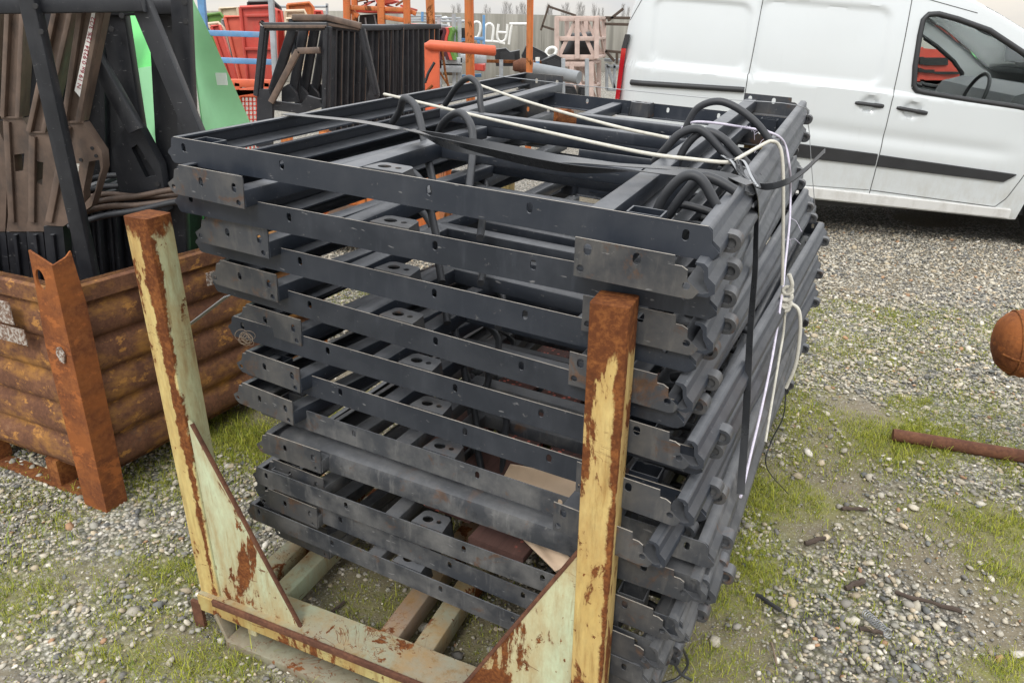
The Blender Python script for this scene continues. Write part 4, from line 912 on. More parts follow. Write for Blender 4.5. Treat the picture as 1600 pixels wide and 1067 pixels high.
# slide rail, sill, handles
MB().tube([(u, vy(u, z)-.004, z) for u, z in lin((-1.905, 1.148), (-1.056, 1.113), 30)], .021, 10).build('slide_rail', 'trim', van, 60)
q = MB(); n_ = 30
for i in range(n_+1):
    u = -1.0+1.985*i/n_; zt, zb = .447-.068*(u+1.0), .345-.058*(u+1.0)
    q.v += [(u, .03, zt), (u, -.012, zt-.012), (u, -.006, zb+.01), (u, .04, zb)]
q.f += [(i*4+j, i*4+j+1, i*4+5+j, i*4+4+j) for i in range(n_) for j in range(3)]+[(0, 1, 2, 3), (n_*4, n_*4+1, n_*4+2, n_*4+3)]
q.build('sill', 'van_dirty', van, 40)
for a, b in (((-.255, 1.040), (-.058, 1.020)), ((.036, 1.013), (.246, .979))):
    P = [Vector((a[0]+(b[0]-a[0])*t, -.030+.012*abs(2*t-1)**3, a[1]+(b[1]-a[1])*t)) for t in np.linspace(0, 1, 11)]
    MB().tube(P, .015, 10, rs=[.009]+[.014]*6+[.016]*3+[.013]).build('door_handle', 'trim', van, 60)
# tail lamp, rear bumper, mirror
lampP = [(-2.012, 1.0), (-1.975, 1.0), (-1.945, 1.39), (-1.985, 1.39)]
MB().add([(u-.02, vy(u, z)-.02, z) for u, z in lampP]+[(u-.02, vy(u, z)+.16, z) for u, z in lampP], [(0, 1, 2, 3), (0, 4, 5, 1), (1, 5, 6, 2), (2, 6, 7, 3), (3, 7, 4, 0)]).build('tail_lamp', 'lamp_red', van, 20)
capP = [(-1.985, 1.39), (-1.945, 1.39), (-1.925, 1.49), (-1.962, 1.49)]
MB().add([(u-.02, vy(u, z)-.02, z) for u, z in capP]+[(u-.02, vy(u, z)+.16, z) for u, z in capP], [(0, 1, 2, 3), (0, 4, 5, 1), (1, 5, 6, 2), (2, 6, 7, 3), (3, 7, 4, 0)]).build('lamp_cap', 'trim', van, 20)
q = MB().box((-2.10, .06, .36), (-1.98, VW-.06, .72)); q.box((-2.06, -.012, .38), (-1.74, .06, .70)); q.build('rear_bumper', 'trim', van)
q = MB().box((2.1, .10, .22), (2.30, VW-.10, .50)); q.build('front_bumper', 'trim', van)
mi = MB().tube([(1.10, -.13, 1.06), (1.11, -.13, 1.10), (1.115, -.13, 1.22), (1.11, -.13, 1.25)], .1, 14, rs=[.05, .085, .085, .045]); mi.tube([(1.1, -.08, 1.09), (1.08, .03, 1.07)], .03, 8); mi.build('wing_mirror', 'trim', van, 50)
# wheels and dark arches
for cu, cz in WH:
    for far in (0, 1):
        yy = VW-.14 if far else .14; sg = 1 if far else -1
        prof = [(.0, .205), (.055, .21), (.095, .235), (.10, .285), (.085, .312), (.0, .318), (-.085, .312), (-.10, .285), (-.095, .235), (-.055, .21)]
        m = MB(); n_ = 40
        for i in range(n_):
            a = 2*math.pi*i/n_
            m.v += [(cu+r*math.cos(a), yy+d, WR-.003+r*math.sin(a)) for d, r in prof]
        k = len(prof); m.f = [(i*k+j, ((i+1) % n_)*k+j, ((i+1) % n_)*k+(j+1) % k, i*k+(j+1) % k) for i in range(n_) for j in range(k)]
        t = m.build('tyre', 'rubber', van, 30)
        m = MB(); ring = [(.03*sg, .0), (.045*sg, .06), (.03*sg, .10), (.055*sg, .17), (.085*sg, .195), (.09*sg, .212)]
        for i in range(n_):
            a = 2*math.pi*i/n_; wv = .012*math.cos(a*7)
            m.v += [(cu+r*math.cos(a), yy+d+(wv if .08 < r < .18 else 0), WR-.003+r*math.sin(a)) for d, r in ring]
        k = len(ring); m.f = [(i*k+j, ((i+1) % n_)*k+j, ((i+1) % n_)*k+j+1, i*k+j+1) for i in range(n_) for j in range(k-1)]
        m.build('wheel_rim', 'grey_pl', t, 40)
    m = MB(); n_ = 20
    for i in range(n_+1):
        a = math.pi*i/n_
        m.v += [(cu+(AR+.004)*math.cos(a), .02, cz+(AR+.004)*math.sin(a)), (cu+(AR+.004)*math.cos(a), .5, cz+(AR+.004)*math.sin(a))]
    m.f = [(2*i, 2*i+1, 2*i+3, 2*i+2) for i in range(n_)]; m.build('wheel_arch', 'black_pl', van, 50)
MB().box((-1.95, .12, .24), (2.1, VW-.12, .34)).build('underbody', 'black_pl', van)
# cab interior
MB().box((-.12, .10, .35), (-.08, VW-.10, 1.80)).build('bulkhead', 'interior', van)
for y in (.22, 1.10):
    s_ = MB().bar((.12, y+.25, .98), (.55, y+.25, .95), .46, .14, r=.05)
    s_.bar((.12, y+.25, .95), (-.0, y+.25, 1.36), .42, .12, up=(1, 0, 0), r=.05); s_.build('seat', 'interior', van, 60)
dsh = MB().plate([(.88, .7), (.80, .98), (.86, 1.10), (1.02, 1.15), (1.22, 1.14), (1.30, .7)], [], (0, .14, 0), (1, 0, 0), (0, 0, 1), (0, VW-.28, 0)); dsh.build('dashboard', 'interior', van, 30)
MB().tube([(.70+.05*math.sin(a), .46+.19*math.cos(a), 1.06+.17*math.sin(a)) for a in np.linspace(0, 2*math.pi, 30)], .014, 8).build('steering_wheel', 'trim', van, 60)
MB().box((-1.9, .14, .42), (1.0, VW-.14, .46)).build('cab_floor', 'interior', van)
rk = MB()
rk.tube([(-.05, .30, 1.86), (-.05, .30, 1.94), (-.05, 1.50, 1.94), (-.05, 1.50, 1.86)], .012, 8); rk.tube([(.10, .3, 1.83), (.10, .3, 1.90), (.10, 1.5, 1.90), (.10, 1.5, 1.83)], .010, 8)
rk.build('roof_bar', 'galv', van, 60)
MB().tube([(.24, .52, 1.76), (.20, .52, 1.98)], .004, 6).build('aerial', 'trim', van, 60)
# ---- red machines and a green one beyond the van, seen through its cab
def machine(px0, px1, pt, pb, Y, body, label, cat, dark=True):
    t = thing('parked_machine', label, cat, at((px0+px1)/2, pb, Y))
    poly(t, 'machine_body', body, [(px0, pb), (px0, pt+6), (px0+8, pt), (px1-14, pt+4), (px1, pt+18), (px1, pb)], Y, 1.4)
    if dark:
        for a, b, c, d in ((.05, .75, .28, .5), (.0, .45, .66, .78), (.45, 1., .72, .8)):
            poly(t, 'dark_panel', 'black_pl', [(px0+(px1-px0)*a, pt+(pb-pt)*c), (px0+(px1-px0)*b, pt+(pb-pt)*c), (px0+(px1-px0)*b, pt+(pb-pt)*d), (px0+(px1-px0)*a, pt+(pb-pt)*d)], Y-.04, .05)
    for f_ in (.2, .8):
        c = at(px0+(px1-px0)*f_, pb, Y); r = max(.2, c.z*.7+.0)
        kid(MB().tube([(c.x, Y+.05, r), (c.x, Y+.35, r)], r, 24).build('machine_wheel', 'rubber', None, 40), t)
    return t
machine(1428, 1500, 74, 128, 9.5, 'red', 'red machine seen through the left part of the van cab window', 'machine')
machine(1500, 1560, 80, 124, 10.6, 'red', 'red machine with dark panels farther right through the van cab window', 'machine')
gm = thing('green_hood', 'bright green machine hood seen low through the van cab window', 'machine', at(1500, 138, 8.6))
poly(gm, 'hood_panel', 'green', [(1470, 142), (1520, 120), (1552, 118), (1530, 142)], 8.6, .15); poly(gm, 'hood_base', 'black_pl', [(1474, 142.5), (1530, 142.5), (1530, 190), (1474, 190)], 8.65, .8)
# ================================================================== BACKGROUND YARD
def lattice(root, name, mat, pts, Y, wd, dp): bars(root, name, mat, pts, Y, wd, dp)
# --- concrete boundary wall and bare poplars
wall_o = thing('concrete_wall', 'stained grey concrete boundary wall across the back of the yard', 'wall', (-2.67, 20, 0))
A_, B_, C2 = Vector((-13, 9.0, 0)), Vector((-2.67, 20, 0)), Vector((14, 41, 0))
def wallseg(a, b, h, n_):
    for i in range(n_):
        p, q = a.lerp(b, i/n_), a.lerp(b, (i+1)/n_)
        kid(MB().bar(p+Vector((0, 0, h/2)), q.lerp(p, .006)+Vector((0, 0, h/2)), .16, h, r=.004).build('wall_panel', 'concrete', None), wall_o)
wallseg(Vector((-22, 27, 0)), Vector((-2.9, 21.0, 0)), 1.88, 7); wallseg(Vector((-2.9, 20.9, 0)), C2, 1.86, 9)
def poplar(x, y, h, sp, lab):
    t = thing('bare_poplar', lab, 'tree', (x, y, 0), 'bare poplars beyond the wall')
    kid(MB().tube([(x, y, 0), (x, y, h*.5), (x+sp*.05, y, h*.97)], .2, 6, rs=[h*.018, h*.011, h*.002]).build('trunk', 'twig', None), t)
    m = MB()
    for k in range(110):
        z = h*random.uniform(.12, .93); a = random.uniform(0, 6.28); l = sp*random.uniform(.35, 1.)*(1.1-z/h*.7)
        e = Vector((x+math.cos(a)*l, y+math.sin(a)*l, z+l*random.uniform(1.5, 3.0))); e.z = min(e.z, h*1.02)
        b0 = Vector((x, y, z)); mid = b0.lerp(e, .5)+Vector((math.cos(a), math.sin(a), 0))*l*.18
        m.tube([b0, mid, e], .02, 3, cap=False, rs=[h*.0035, h*.002, h*.0008])
        for j in range(2): m.tube([mid, mid+Vector((random.uniform(-1, 1)*l*.35, random.uniform(-1, 1)*l*.35, l*random.uniform(.6, 1.4)))], .01, 3, cap=False, rs=[h*.0016, h*.0007])
    kid(m.build('crown', 'twig', None, 0), t)
TP = [(708, 9, .8), (716, 6, .9), (728, 10, .6), (759, 8, .8), (765, 12, .6), (790, 4, 1.), (797, 6, .8), (808, 10, .7), (816, 5, 1.), (820, 7, .7), (857, 5, .9), (862, 10, .6), (880, 8, .8), (886, 5, .9), (906, 5, 1.2), (911, 9, .7), (929, 7, .9), (936, 13, .6), (942, 12, .5), (974, 7, .8), (982, 11, .6)]
for i, (px, py, sp) in enumerate(TP):
    Yd = 190+37*((i*7) % 5)/5
    p = at(px, py, Yd); poplar(p.x, p.y, p.z, sp*1.6, 'bare grey poplar beyond the wall, one of the scattered row against the sky')
# --- lattice crates
def crate(px0, px1, py0, py1, Y, lab, lean=0):
    t = thing('lattice_crate', lab, 'crate', at((px0+px1)/2, py1, Y), 'pinkish lattice crates in the back of the yard')
    dpt = 1.0
    for yy in (Y, Y+dpt):
        X = lambda f: px0+(px1-px0)*f
        K = lambda f: py0+(py1-py0)*f
        off_ = iter(range(40)); B = lambda a, b, w_=.085: (lambda o_: kid(MB().bar(at(X(a[0]), K(a[1]), Y)+o_, at(X(b[0]), K(b[1]), Y)+o_, w_, .045, up=(0, 1, 0)).build('crate_slat', 'crate', None), t))(Vector((.25*(yy > Y), yy-Y+.013*next(off_), 0)))
        B((.0, .0), (.0, 1)); B((.97, 0), (.97, 1)); B((.5, .0), (.5, 1)); B((0, .04), (1, .04)); B((0, .52), (1, .52), .075); B((0, .97), (1, .97))
        B((.47, .08), (.06, .95), .07); B((.53, .08), (.92, .95), .07)
        if yy > Y: B((.25, 0), (.25, .5)); B((.75, 0), (.75, .5))
    for f_ in ((0, .02), (.97, .02), (.97, .52), (.97, .97), (0, .97)):
        a = at(px0+(px1-px0)*f_[0], py0+(py1-py0)*f_[1], Y)
        kid(MB().bar(a, a+Vector((.25, dpt, 0)), .07, .05).build('crate_slat', 'crate', None), t)
    a, b_ = at(px1, py0, Y), at(px1, py1, Y)
    kid(MB().bar(a+Vector((.02, .1, 0)), b_+Vector((.22, .9, 0)), .06, .04, up=(1, 0, 0)).build('crate_slat', 'crate', None), t)
crate(870, 934, 27, 92, 14, 'upper pinkish lattice crate of the stacked pair by the wall')
crate(861, 926, 98, 172, 14, 'lower pinkish lattice crate of the stacked pair by the wall')
dk = thing('black_fender', 'glossy black plastic shell inside the upper lattice crate', 'plastic part', at(905, 88, 14.4))
poly(dk, 'shell', 'black_pl', [(874, 60), (932, 60), (932, 88), (874, 88), (880, 74)], 14.62, .3)
kid(MB().tube([at(884, 86, 14.55), at(896, 72, 14.55), at(915, 70, 14.55), at(926, 84, 14.55)], .3, 12, rs=[.12, .24, .24, .14]).build('shell_dome', 'black_pl', None, 60), dk)
wr = thing('white_shell', 'white plastic shell lying on black parts left of the lattice crates', 'plastic part', at(861, 84, 13.6))
kid(MB().tube(loop(at(861, 82, 13.6), .09, (1, 0, .2), (0, .3, 1), 20), .03, 8).build('shell_ring', 'white_tube', None, 60), wr)
# --- black plastic parts and grey pipe
for i, (P, Y, lab) in enumerate((([(772, 78), (790, 76), (797, 82), (812, 79), (813, 104), (775, 104)], 13.5, 'black plastic hood at the left of the black heap below the wall'), ([(815, 88), (822, 72), (832, 73), (852, 83), (863, 94), (848, 104), (818, 104)], 13.2, 'black plastic fender in the middle of the heap, right of the third orange post'), ([(846, 96), (868, 86), (880, 92), (884, 112), (850, 110)], 12.6, 'black plastic part below the white shell'), ([(872, 140), (880, 134), (898, 136), (904, 152), (874, 154)], 12, 'rounded black part at the foot of the crates'), ([(904, 136), (920, 138), (920, 153), (904, 152)], 12.2, 'square black part at the foot of the crates, right of the rounded one'))):
    b = thing('black_part', lab, 'plastic part', at(P[0][0], P[-1][1], Y), 'black plastic parts heaped at the back')
    poly(b, 'shell', 'black_pl', P, Y, .5); c = [(sum(x for x, _ in P)/len(P)+(x-sum(x for x, _ in P)/len(P))*.6, sum(y for _, y in P)/len(P)+(y-sum(y for _, y in P)/len(P))*.55) for x, y in P]
    poly(b, 'raised_face', 'trim', c, Y-.05, .06)
gp = thing('grey_pipe', 'fat grey pipe lying in front of the lattice crates', 'pipe', at(880, 122, 11))
kid(MB().tube([at(832, 108, 11.2), at(905, 122, 10.8)], .09, 16).build('pipe_body', 'grey_pl', None, 50), gp)
cp_ = thing('copper_drum', 'brownish rounded drum behind the far left corner of the stack', 'drum', at(817, 106, 10.2))
kid(MB().tube([at(803, 111, 10.2), at(806, 105, 10.2), at(815, 103, 10.2), at(832, 106, 10.2)], .1, 14, rs=[.02, .075, .1, .1]).build('drum_shell', 'rust_pipe', None, 60), cp_)
for i, px in enumerate((783, 831, 880, 917)):
    tag(MB().bar(at(px, 94-(i > 1)*2, 11.5), at(px, 160, 11.5), .06, .06).build('galvanised_post', 'galv', None), ['short galvanised post left of the black heap', 'short galvanised post behind the third orange post', 'galvanised post in front of the lattice crates, left one', 'galvanised post in front of the lattice crates, right one'][i], 'post', 'short galvanised posts at the back')
tag(MB().bar(at(760, 96, 12.8), at(862, 98, 12.8), .05, .05).build('rusty_rail', 'rust', None), 'thin rusty rail in front of the black plastic heap', 'rail')
bc = thing('water_bottle', 'small bottle with white top and blue foot on the black heap', 'bottle', at(840, 100, 12))
kid(MB().tube([at(840, 96, 12), at(840, 90, 12)], .035, 10).build('bottle_top', 'white_tube', None), bc); kid(MB().tube([at(840, 101, 12), at(840, 96.4, 12)], .03, 10).build('bottle_foot', 'blue', None), bc)
# dark lattice of rebar / racking to the right of the crates
rb = thing('dark_rack', 'dark rusty rack frame between the crates and the van', 'rack', at(965, 120, 15))
bars(rb, 'rack_bar', 'bark', [((945, 28), (990, 29)), ((945, 38), (986, 39)), ((946, 80), (978, 83)), ((950, 33), (974, 14)), ((988, 29), (980, 150)), ((946, 80), (960, 96)), ((964, 83), (964, 100))], 15, .05, .05)
bars(rb, 'rack_bar', 'galv', [((944, 94), (975, 95)), ((948, 100), (948, 140)), ((960, 100), (960, 140)), ((948, 104), (976, 106)), ((948, 140), (976, 141)), ((950, 104), (960, 138))], 15.2, .06, .06)
# leaning dark lattice masts behind the third post
ms_ = thing('leaning_mast', 'thin dark mast with cross arms leaning behind the wall', 'mast', at(846, 60, 22))
bars(ms_, 'mast_bar', 'bark', [((858, 8), (845, 48)), ((858, 11), (900, 25)), ((847, 41), (866, 47))], 19, .05, .05)
# --- orange posts
for i, (px, y0, y1, Y, wd, lab) in enumerate(((677, -45, 150, 9.0, .085, 'tall orange steel post nearest the orange cage, left of the three'), (735, -55, 160, 7.6, .078, 'tall rusty orange steel post crossing the orange pipe gate, thickest of three'), (826, -40, 135, 9.6, .072, 'tall orange steel post by the black heap, thinnest of the three'))):
    a, b = at(px, y1, Y), at(px, y0, Y); b.x = a.x+.0
    t = thing('orange_post', lab, 'steel post', (a.x, a.y, 0), 'tall orange stillage posts')
    kid(MB().bar((a.x, a.y, 0), b, wd, wd, up=(0, 1, 0), r=.004).build('post_shaft', 'orange_post', None), t)
    kid(MB().box((a.x-.12, a.y-.12, 0), (a.x+.12, a.y+.12, .02)).build('foot_plate', 'rust', None), t)
    kid(MB().bar((a.x+wd*.52, a.y-.01, .0), (b.x+wd*.52, b.y-.01, b.z), .014, wd*1.05, up=(0, 1, 0)).build('post_edge', 'orange', None), t)
gt = thing('orange_pipe_gate', 'coral orange upright with a thick horizontal pipe arm', 'gate', at(676, 150, 7.0))
kid(MB().bar(at(675, 68, 7), at(677, 235, 7), .135, .08, up=(0, 1, 0)).build('gate_upright', 'coral', None), gt)
kid(MB().tube([at(664, 72, 6.96), at(672, 71, 6.96), at(773, 80, 7.0), at(775, 80, 7)], .046, 14, rs=[.02, .046, .046, .03]).build('gate_arm', 'coral', None, 60), gt)
# --- orange mesh cage
cg = thing('orange_cage', 'tall orange steel cage beside the dark cab frames, reddish scrap in its top', 'cage', at(600, 150, 9.0))
bars(cg, 'cage_upright', 'orange', [((541, -40), (545, 150)), ((594, -40), (599, 150)), ((634, -40), (640, 150))], 9.0, .08, .07)
bars(cg, 'cage_upright', 'orange', [((553, -40), (557, 150))], 9.3, .07, .07)
bars(cg, 'cage_rail', 'orange', [((541, 12), (636, 16)), ((598, 27), (636, 33)), ((598, 110), (638, 116)), ((598, 96), (638, 99))], 9.02, .05, .05)
bars(cg, 'cage_rail', 'orange', [((541, 12), (560, 26)), ((636, 16), (650, 22))], 9.05, .05, .05)
poly(cg, 'cage_floor', 'red', [(556, 15), (634, 17), (634, 21), (556, 20)], 9.1, .9)
for i in range(26):
    x0, y0 = random.uniform(555, 632), random.uniform(-8, 12)
    kid(MB().bar(at(x0, y0, 9.15+random.random()*.5), at(x0+random.uniform(-26, 26), y0+random.uniform(-9, 9), 9.3+random.random()*.5), .02, .02).build('mesh_rod', random.choice(['maroon', 'rust', 'red']), None), cg)
tn = thing('red_tray', 'pinkish red tray lying in the top of the orange cage', 'tray', at(600, 4, 9.3)); poly(tn, 'tray_shell', 'orange_red', [(585, -2), (610, -4), (618, 2), (604, 6), (588, 5)], 9.12, .4)
wh = thing('dark_crates', 'black ribbed parts stored on the cage shelf above the cab frames', 'plastic part', at(575, 40, 9.4))
poly(wh, 'dark_box', 'black_pl', [(562, 24), (592, 22), (592, 46), (560, 46)], 9.3, .5); bars(wh, 'bright_edge', 'galv', [((585, 24), (589, 44)), ((571, 28), (573, 44))], 9.28, .02, .02)
# --- row of dark cab frames
def cabframe(lab, tl, tr, bl, br, Y, grp, cross=True, mat='steel_dark', wd=.065):
    t = thing('stored_cab_side', lab, 'cab frame', at((bl[0]+br[0])/2, max(bl[1], br[1]), Y), grp)
    for nm, a, b in (('frame_rail', tl, tr), ('frame_leg', tl, bl), ('frame_leg', tr, br)):
        kid(MB().bar(at(*a, Y), at(*b, Y), wd, .07, up=(0, 1, 0)).build(nm, mat, None), t)
        kid(MB().bar(at(*a, Y)+Vector((0, -.04, 0)), at(*b, Y)+Vector((0, -.04, 0)), wd*.4, .02, up=(0, 1, 0)).build(nm, 'brown' if nm == 'frame_rail' else mat, None), t)
    return t
G = 'dark cab frames stored in a row behind the stack'
c1 = cabframe('dark cab frame facing the camera with a bent brace across it, front of the row', (414, 42), (512, 42), (403, 150), (508, 230), 6.5, G)
bars(c1, 'brace', 'brown', [((424, 160), (466, 80)), ((466, 80), (500, 79))], 6.44, .05, .05)
poly(c1, 'foot_plate', 'steel_dark', [(402, 140), (418, 140), (426, 156), (424, 230), (400, 230)], 6.46, .06)
poly(c1, 'foot_rail', 'steel_dark', [(424, 158), (470, 164), (480, 150), (500, 156), (504, 168), (470, 178), (424, 172)], 6.47, .06)
c2 = cabframe('dark cab frame with a slanting right leg, directly behind the front one', (458, 30), (565, 46), (470, 200), (588, 148), 6.9, G)
bars(c2, 'frame_rail', 'brown', [((458, 28), (512, 28)), ((512, 28), (564, 41))], 6.86, .05, .06)
poly(c2, 'foot_plate', 'steel_dark', [(578, 134), (586, 136), (592, 150), (584, 162), (572, 156)], 6.86, .06)
for i in range(4):
    x0 = 438+i*17
    t = thing('stored_cab_side', 'dark slanting cab frame seen through the front one, %s from the left inside it' % ['first', 'second', 'third', 'fourth'][i], 'cab frame', at(x0, 190, 7+.1*i), G)
    bars(t, 'frame_leg', 'steel_dark', [((x0+20, 46), (x0-14 if i < 1 else x0+2, 150))], 6.7+.15*i, .075, .07)
    poly(t, 'foot_plate', 'steel_dark', [(x0+2, 138), (x0+12, 132), (x0+24, 146), (x0+28, 160), (x0+2, 160)], 6.72+.15*i, .06)
for i in range(12):
    x0 = 522+i*9.6; Yd = 6.95+.10*i; y0 = 44-.2*i
    t = thing('stored_cab_side', 'dark cab frame seen edge on, %s of the tight row left of the orange cage' % ordn(i).replace('topmost', 'first'), 'cab frame', at(x0, 200, Yd), G)
    a, b = at(x0, y0, Yd), at(x0-2-i*.3, 215, Yd)
    kid(MB().bar(a, b, .055, .06, up=(0, 1, 0)).build('frame_leg', 'steel_dark', None), t)
    kid(MB().bar(a+Vector((.0, .02, 0)), a+Vector((.32, .72, .0)), .05, .05).build('frame_rail', 'steel_dark', None), t)
    kid(MB().bar(a+Vector((.30, .70, 0)), b+Vector((.34, .80, 0)), .05, .06, up=(0, 1, 0)).build('frame_leg', 'steel_dark', None), t)
    holes_on(t, [(x0-.5, y0+15), (x0-.7, y0+29)], Yd-.034, .011)
    if i % 2: kid(MB().bar(a+Vector((.026, -.034, -.01)), b+Vector((.026, -.034, 0)), .006, .006, up=(0, 1, 0)).build('frame_fold', 'brown', None), t)
# --- red / cream / green plastic chutes behind
CH_ = [('dark green plastic chute at the far left of the stacked chutes', 'leaf', [(322, 24), (345, 21), (352, 30), (362, 125), (330, 125)], 8.9), ('cream chute leaning among the chutes left of the red ones', 'cream', [(325, 38), (342, 36), (350, 44), (368, 125), (352, 125), (342, 60)], 8.6), ('dark red chute edge in the leaning bundle', 'red', [(331, 42), (344, 40), (372, 125), (360, 125)], 8.5),
       ('grey plastic chute between green and red in the leaning bundle', 'grey_pl', [(348, 32), (360, 30), (378, 125), (362, 125)], 8.75), ('tall pale cream chute behind the leaning bundle', 'cream', [(344, 14), (372, 12), (386, 125), (360, 125)], 9.2), ('bright sunfaded red chute with a straight slanting edge', 'orange_red', [(352, 27), (386, 26), (393, 125), (376, 125)], 8.4),
       ('big square red hopper with a round hole', 'red', [(376, 12), (423, 10), (432, 17), (434, 128), (388, 128)], 8.3), ('black rubber rimmed chute standing behind the red hopper', 'black_pl', [(389, 4), (428, 3), (438, 12), (446, 60), (440, 60), (389, 20)], 8.7), ('orange chute with a rounded top rim', 'orange', [(450, 8), (484, 5), (490, 12), (493, 60), (486, 60), (450, 14)], 8.9),
       ('cream chute with rounded corners under the orange one', 'cream', [(447, 18), (476, 17), (480, 26), (480, 80), (446, 80)], 8.5), ('pale tan chute half hidden by the dark cab frames', 'cream', [(448, 30), (470, 30), (474, 110), (450, 110)], 8.2), ('small red chute between the orange chute and the cage', 'red', [(492, 18), (503, 18), (508, 40), (492, 40)], 8.9), ('thin red chute edge on beside the red hopper', 'red', [(428, 14), (440, 18), (450, 90), (434, 90)], 8.5)]
for lab, mat, P, Y in CH_:
    t = thing('plastic_chute', lab, 'plastic chute', at(P[0][0], P[-1][1], Y), 'plastic chutes racked at the back left')
    cx, cy = sum(x for x, _ in P)/len(P), sum(y for _, y in P)/len(P)
    hole = [[(409+5*math.cos(a), 37+5*math.sin(a)) for a in np.linspace(0, 5.9, 12)]] if 'round hole' in lab else []
    poly(t, 'chute_wall', mat, P, Y, .035, hole)
    k = len(P); lp = [at(x, y, Y)+Vector((0, -.015, 0)) for x, y in P+[P[0]]]
    kid(MB().tube(lp, .018, 6).build('chute_rim', mat, None, 50), t)
    if 'hopper' in lab:
        for y in (25, 77): kid(MB().bar(at(384, y, Y-.02), at(430, y-1, Y-.02), .03, .03, up=(0, 1, 0)).build('moulded_rib', mat, None), t)
rk1 = thing('blue_rack', 'worn blue and grey rack holding the plastic chutes', 'rack', at(380, 130, 8))
bars(rk1, 'rack_beam', 'blue', [((296, 51), (416, 55)), ((330, 94), (436, 98))], 7.9, .055, .05)
bars(rk1, 'rack_upright', 'galv', [((422, -30), (432, 150))], 7.85, .055, .05)
bars(rk1, 'rack_upright', 'blue', [((312, -30), (322, 80))], 7.9, .07, .06)
bars(rk1, 'rack_rail', 'galv', [((430, 11), (512, 11)), ((511, 6), (511, 26))], 10, .03, .03)
mp_ = thing('mesh_pallet', 'reddish mesh pallet box below the chutes, left of the cab frames', 'pallet box', at(385, 200, 6.9))
bars(mp_, 'pallet_rail', 'coral', [((360, 130), (425, 131)), ((366, 146), (402, 141)), ((360, 145), (425, 146))], 7.0, .07, .06)
bars(mp_, 'mesh_wire', 'red', [((376+i*6, 146), (380+i*6, 260)) for i in range(7)]+[((370, 152+j*7), (416, 152+j*7)) for j in range(9)], 7.0, .012, .012)
bars(mp_, 'pallet_upright', 'coral', [((372, 130), (376, 330)), ((418, 130), (424, 330))], 7.0, .06, .06)
# --- galvanised rack with seat shells, white bends
gr = thing('galvanised_rack', 'galvanised shelf rack with seat shells behind the orange gate', 'rack', at(700, 140, 11))
bars(gr, 'rack_upright', 'galv', [((686, 28), (688, 150)), ((709, 22), (710, 150)), ((718, 30), (718, 150))], 11, .055, .05)
bars(gr, 'rack_shelf', 'galv', [((640, 101), (690, 101)), ((684, 96), (722, 97)), ((684, 106), (722, 107)), ((720, 92), (760, 92))], 10.9, .12, .06)
bars(gr, 'rack_beam', 'galv', [((630, 25), (690, 26)), ((632, 33), (740, 34)), ((634, 38), (700, 40)), ((640, 30), (720, 29))], 12, .03, .03)
SHS = [('olive', 645), ('olive', 654), ('olive', 664), ('red', 671), ('maroon', 676), ('maroon', 682), ('maroon', 693), ('red', 698), ('leaf', 703)]
for i, (mat, px) in enumerate(SHS):
    t = thing('seat_shell', '%s plastic seat shell standing on the galvanised rack, %s from the left' % ({'leaf': 'dark green'}.get(mat, mat), ordn(i).replace('topmost', 'first')), 'seat shell', at(px, 96, 10.8), 'seat shells on the galvanised rack')
    P = smoothpath([at(px-3, 44, 10.8), at(px-1, 50, 10.8), at(px-4, 62, 10.8), at(px-1, 78, 10.8), at(px+4, 94, 10.8)], 5)
    vs_ = []
    for p in P: vs_ += [p, p+Vector((.05, 0, 0)), p+Vector((.12, .45, .02)), p+Vector((.06, .45, .02))]
    kk_ = len(P); kid(MB().add(vs_, [(a*4+j, a*4+(j+1) % 4, a*4+4+(j+1) % 4, a*4+4+j) for a in range(kk_-1) for j in range(4)]+[(0, 1, 2, 3), (kk_*4-4, kk_*4-3, kk_*4-2, kk_*4-1)]).build('shell', mat, None, 50), t)
tp_ = thing('red_cover', 'pinkish red plastic cover draped over the olive seat shells', 'cover', at(660, 42, 10.7)); poly(tp_, 'cover_sheet', 'orange_red', [(634, 38), (640, 37), (676, 40), (684, 44), (672, 43.5), (646, 41)], 10.65, .5)
def bent(pts, lab, Y=12.5, r=.022): tag(MB().tube(smoothpath([at(x, y, Y) for x, y in pts], 5), r, 8).build('white_bent_tube', 'white_tube', None, 60), lab, 'tube', 'white bent tubes hanging before the wall')
bent([(717, 60), (718, 40), (722, 34), (728, 36), (731, 46), (728, 60)], 'white tube bent to a narrow arch, left of the thick orange post')
bent([(738, 38), (744, 35), (750, 38), (750, 50), (746, 59), (742, 59)], 'white hook shaped tube just right of the thick orange post')
bent([(757, 66), (758, 44), (763, 38), (768, 39), (771, 46), (769, 66)], 'white tube bent to an upright arch before the wall')
bent([(779, 38), (777, 58), (782, 66), (789, 63), (792, 52), (793, 38)], 'white U shaped tube with a cross bar before the wall')
bent([(778, 51), (792, 52)], 'short white cross tube joining the U shaped tube'); bent([(800, 38), (797, 54), (795, 70)], 'straight white tube hanging right of the U shaped one')
bent([(796, 38), (826, 38)], 'horizontal white tube ending at the third orange post'); bent([(757, 65), (776, 66), (789, 69)], 'low horizontal white tube under the bent ones'); bent([(688, 30), (693, 29), (698, 29), (702, 44)], 'white tube bent like a hairpin above the galvanised rack'); bent([(690, 28), (689, 44)], 'short upright white tube above the galvanised rack')
br_ = thing('blue_rack', 'light blue rack frame behind the thick orange post', 'rack', at(745, 130, 12))
bars(br_, 'rack_upright', 'blue', [((756, 24), (756, 72)), ((660, 19), (660, 34))], 12, .04, .04); bars(br_, 'rack_beam', 'blue', [((712, 61), (756, 61)), ((712, 66), (750, 66)), ((722, 120), (752, 118))], 12, .05, .05)
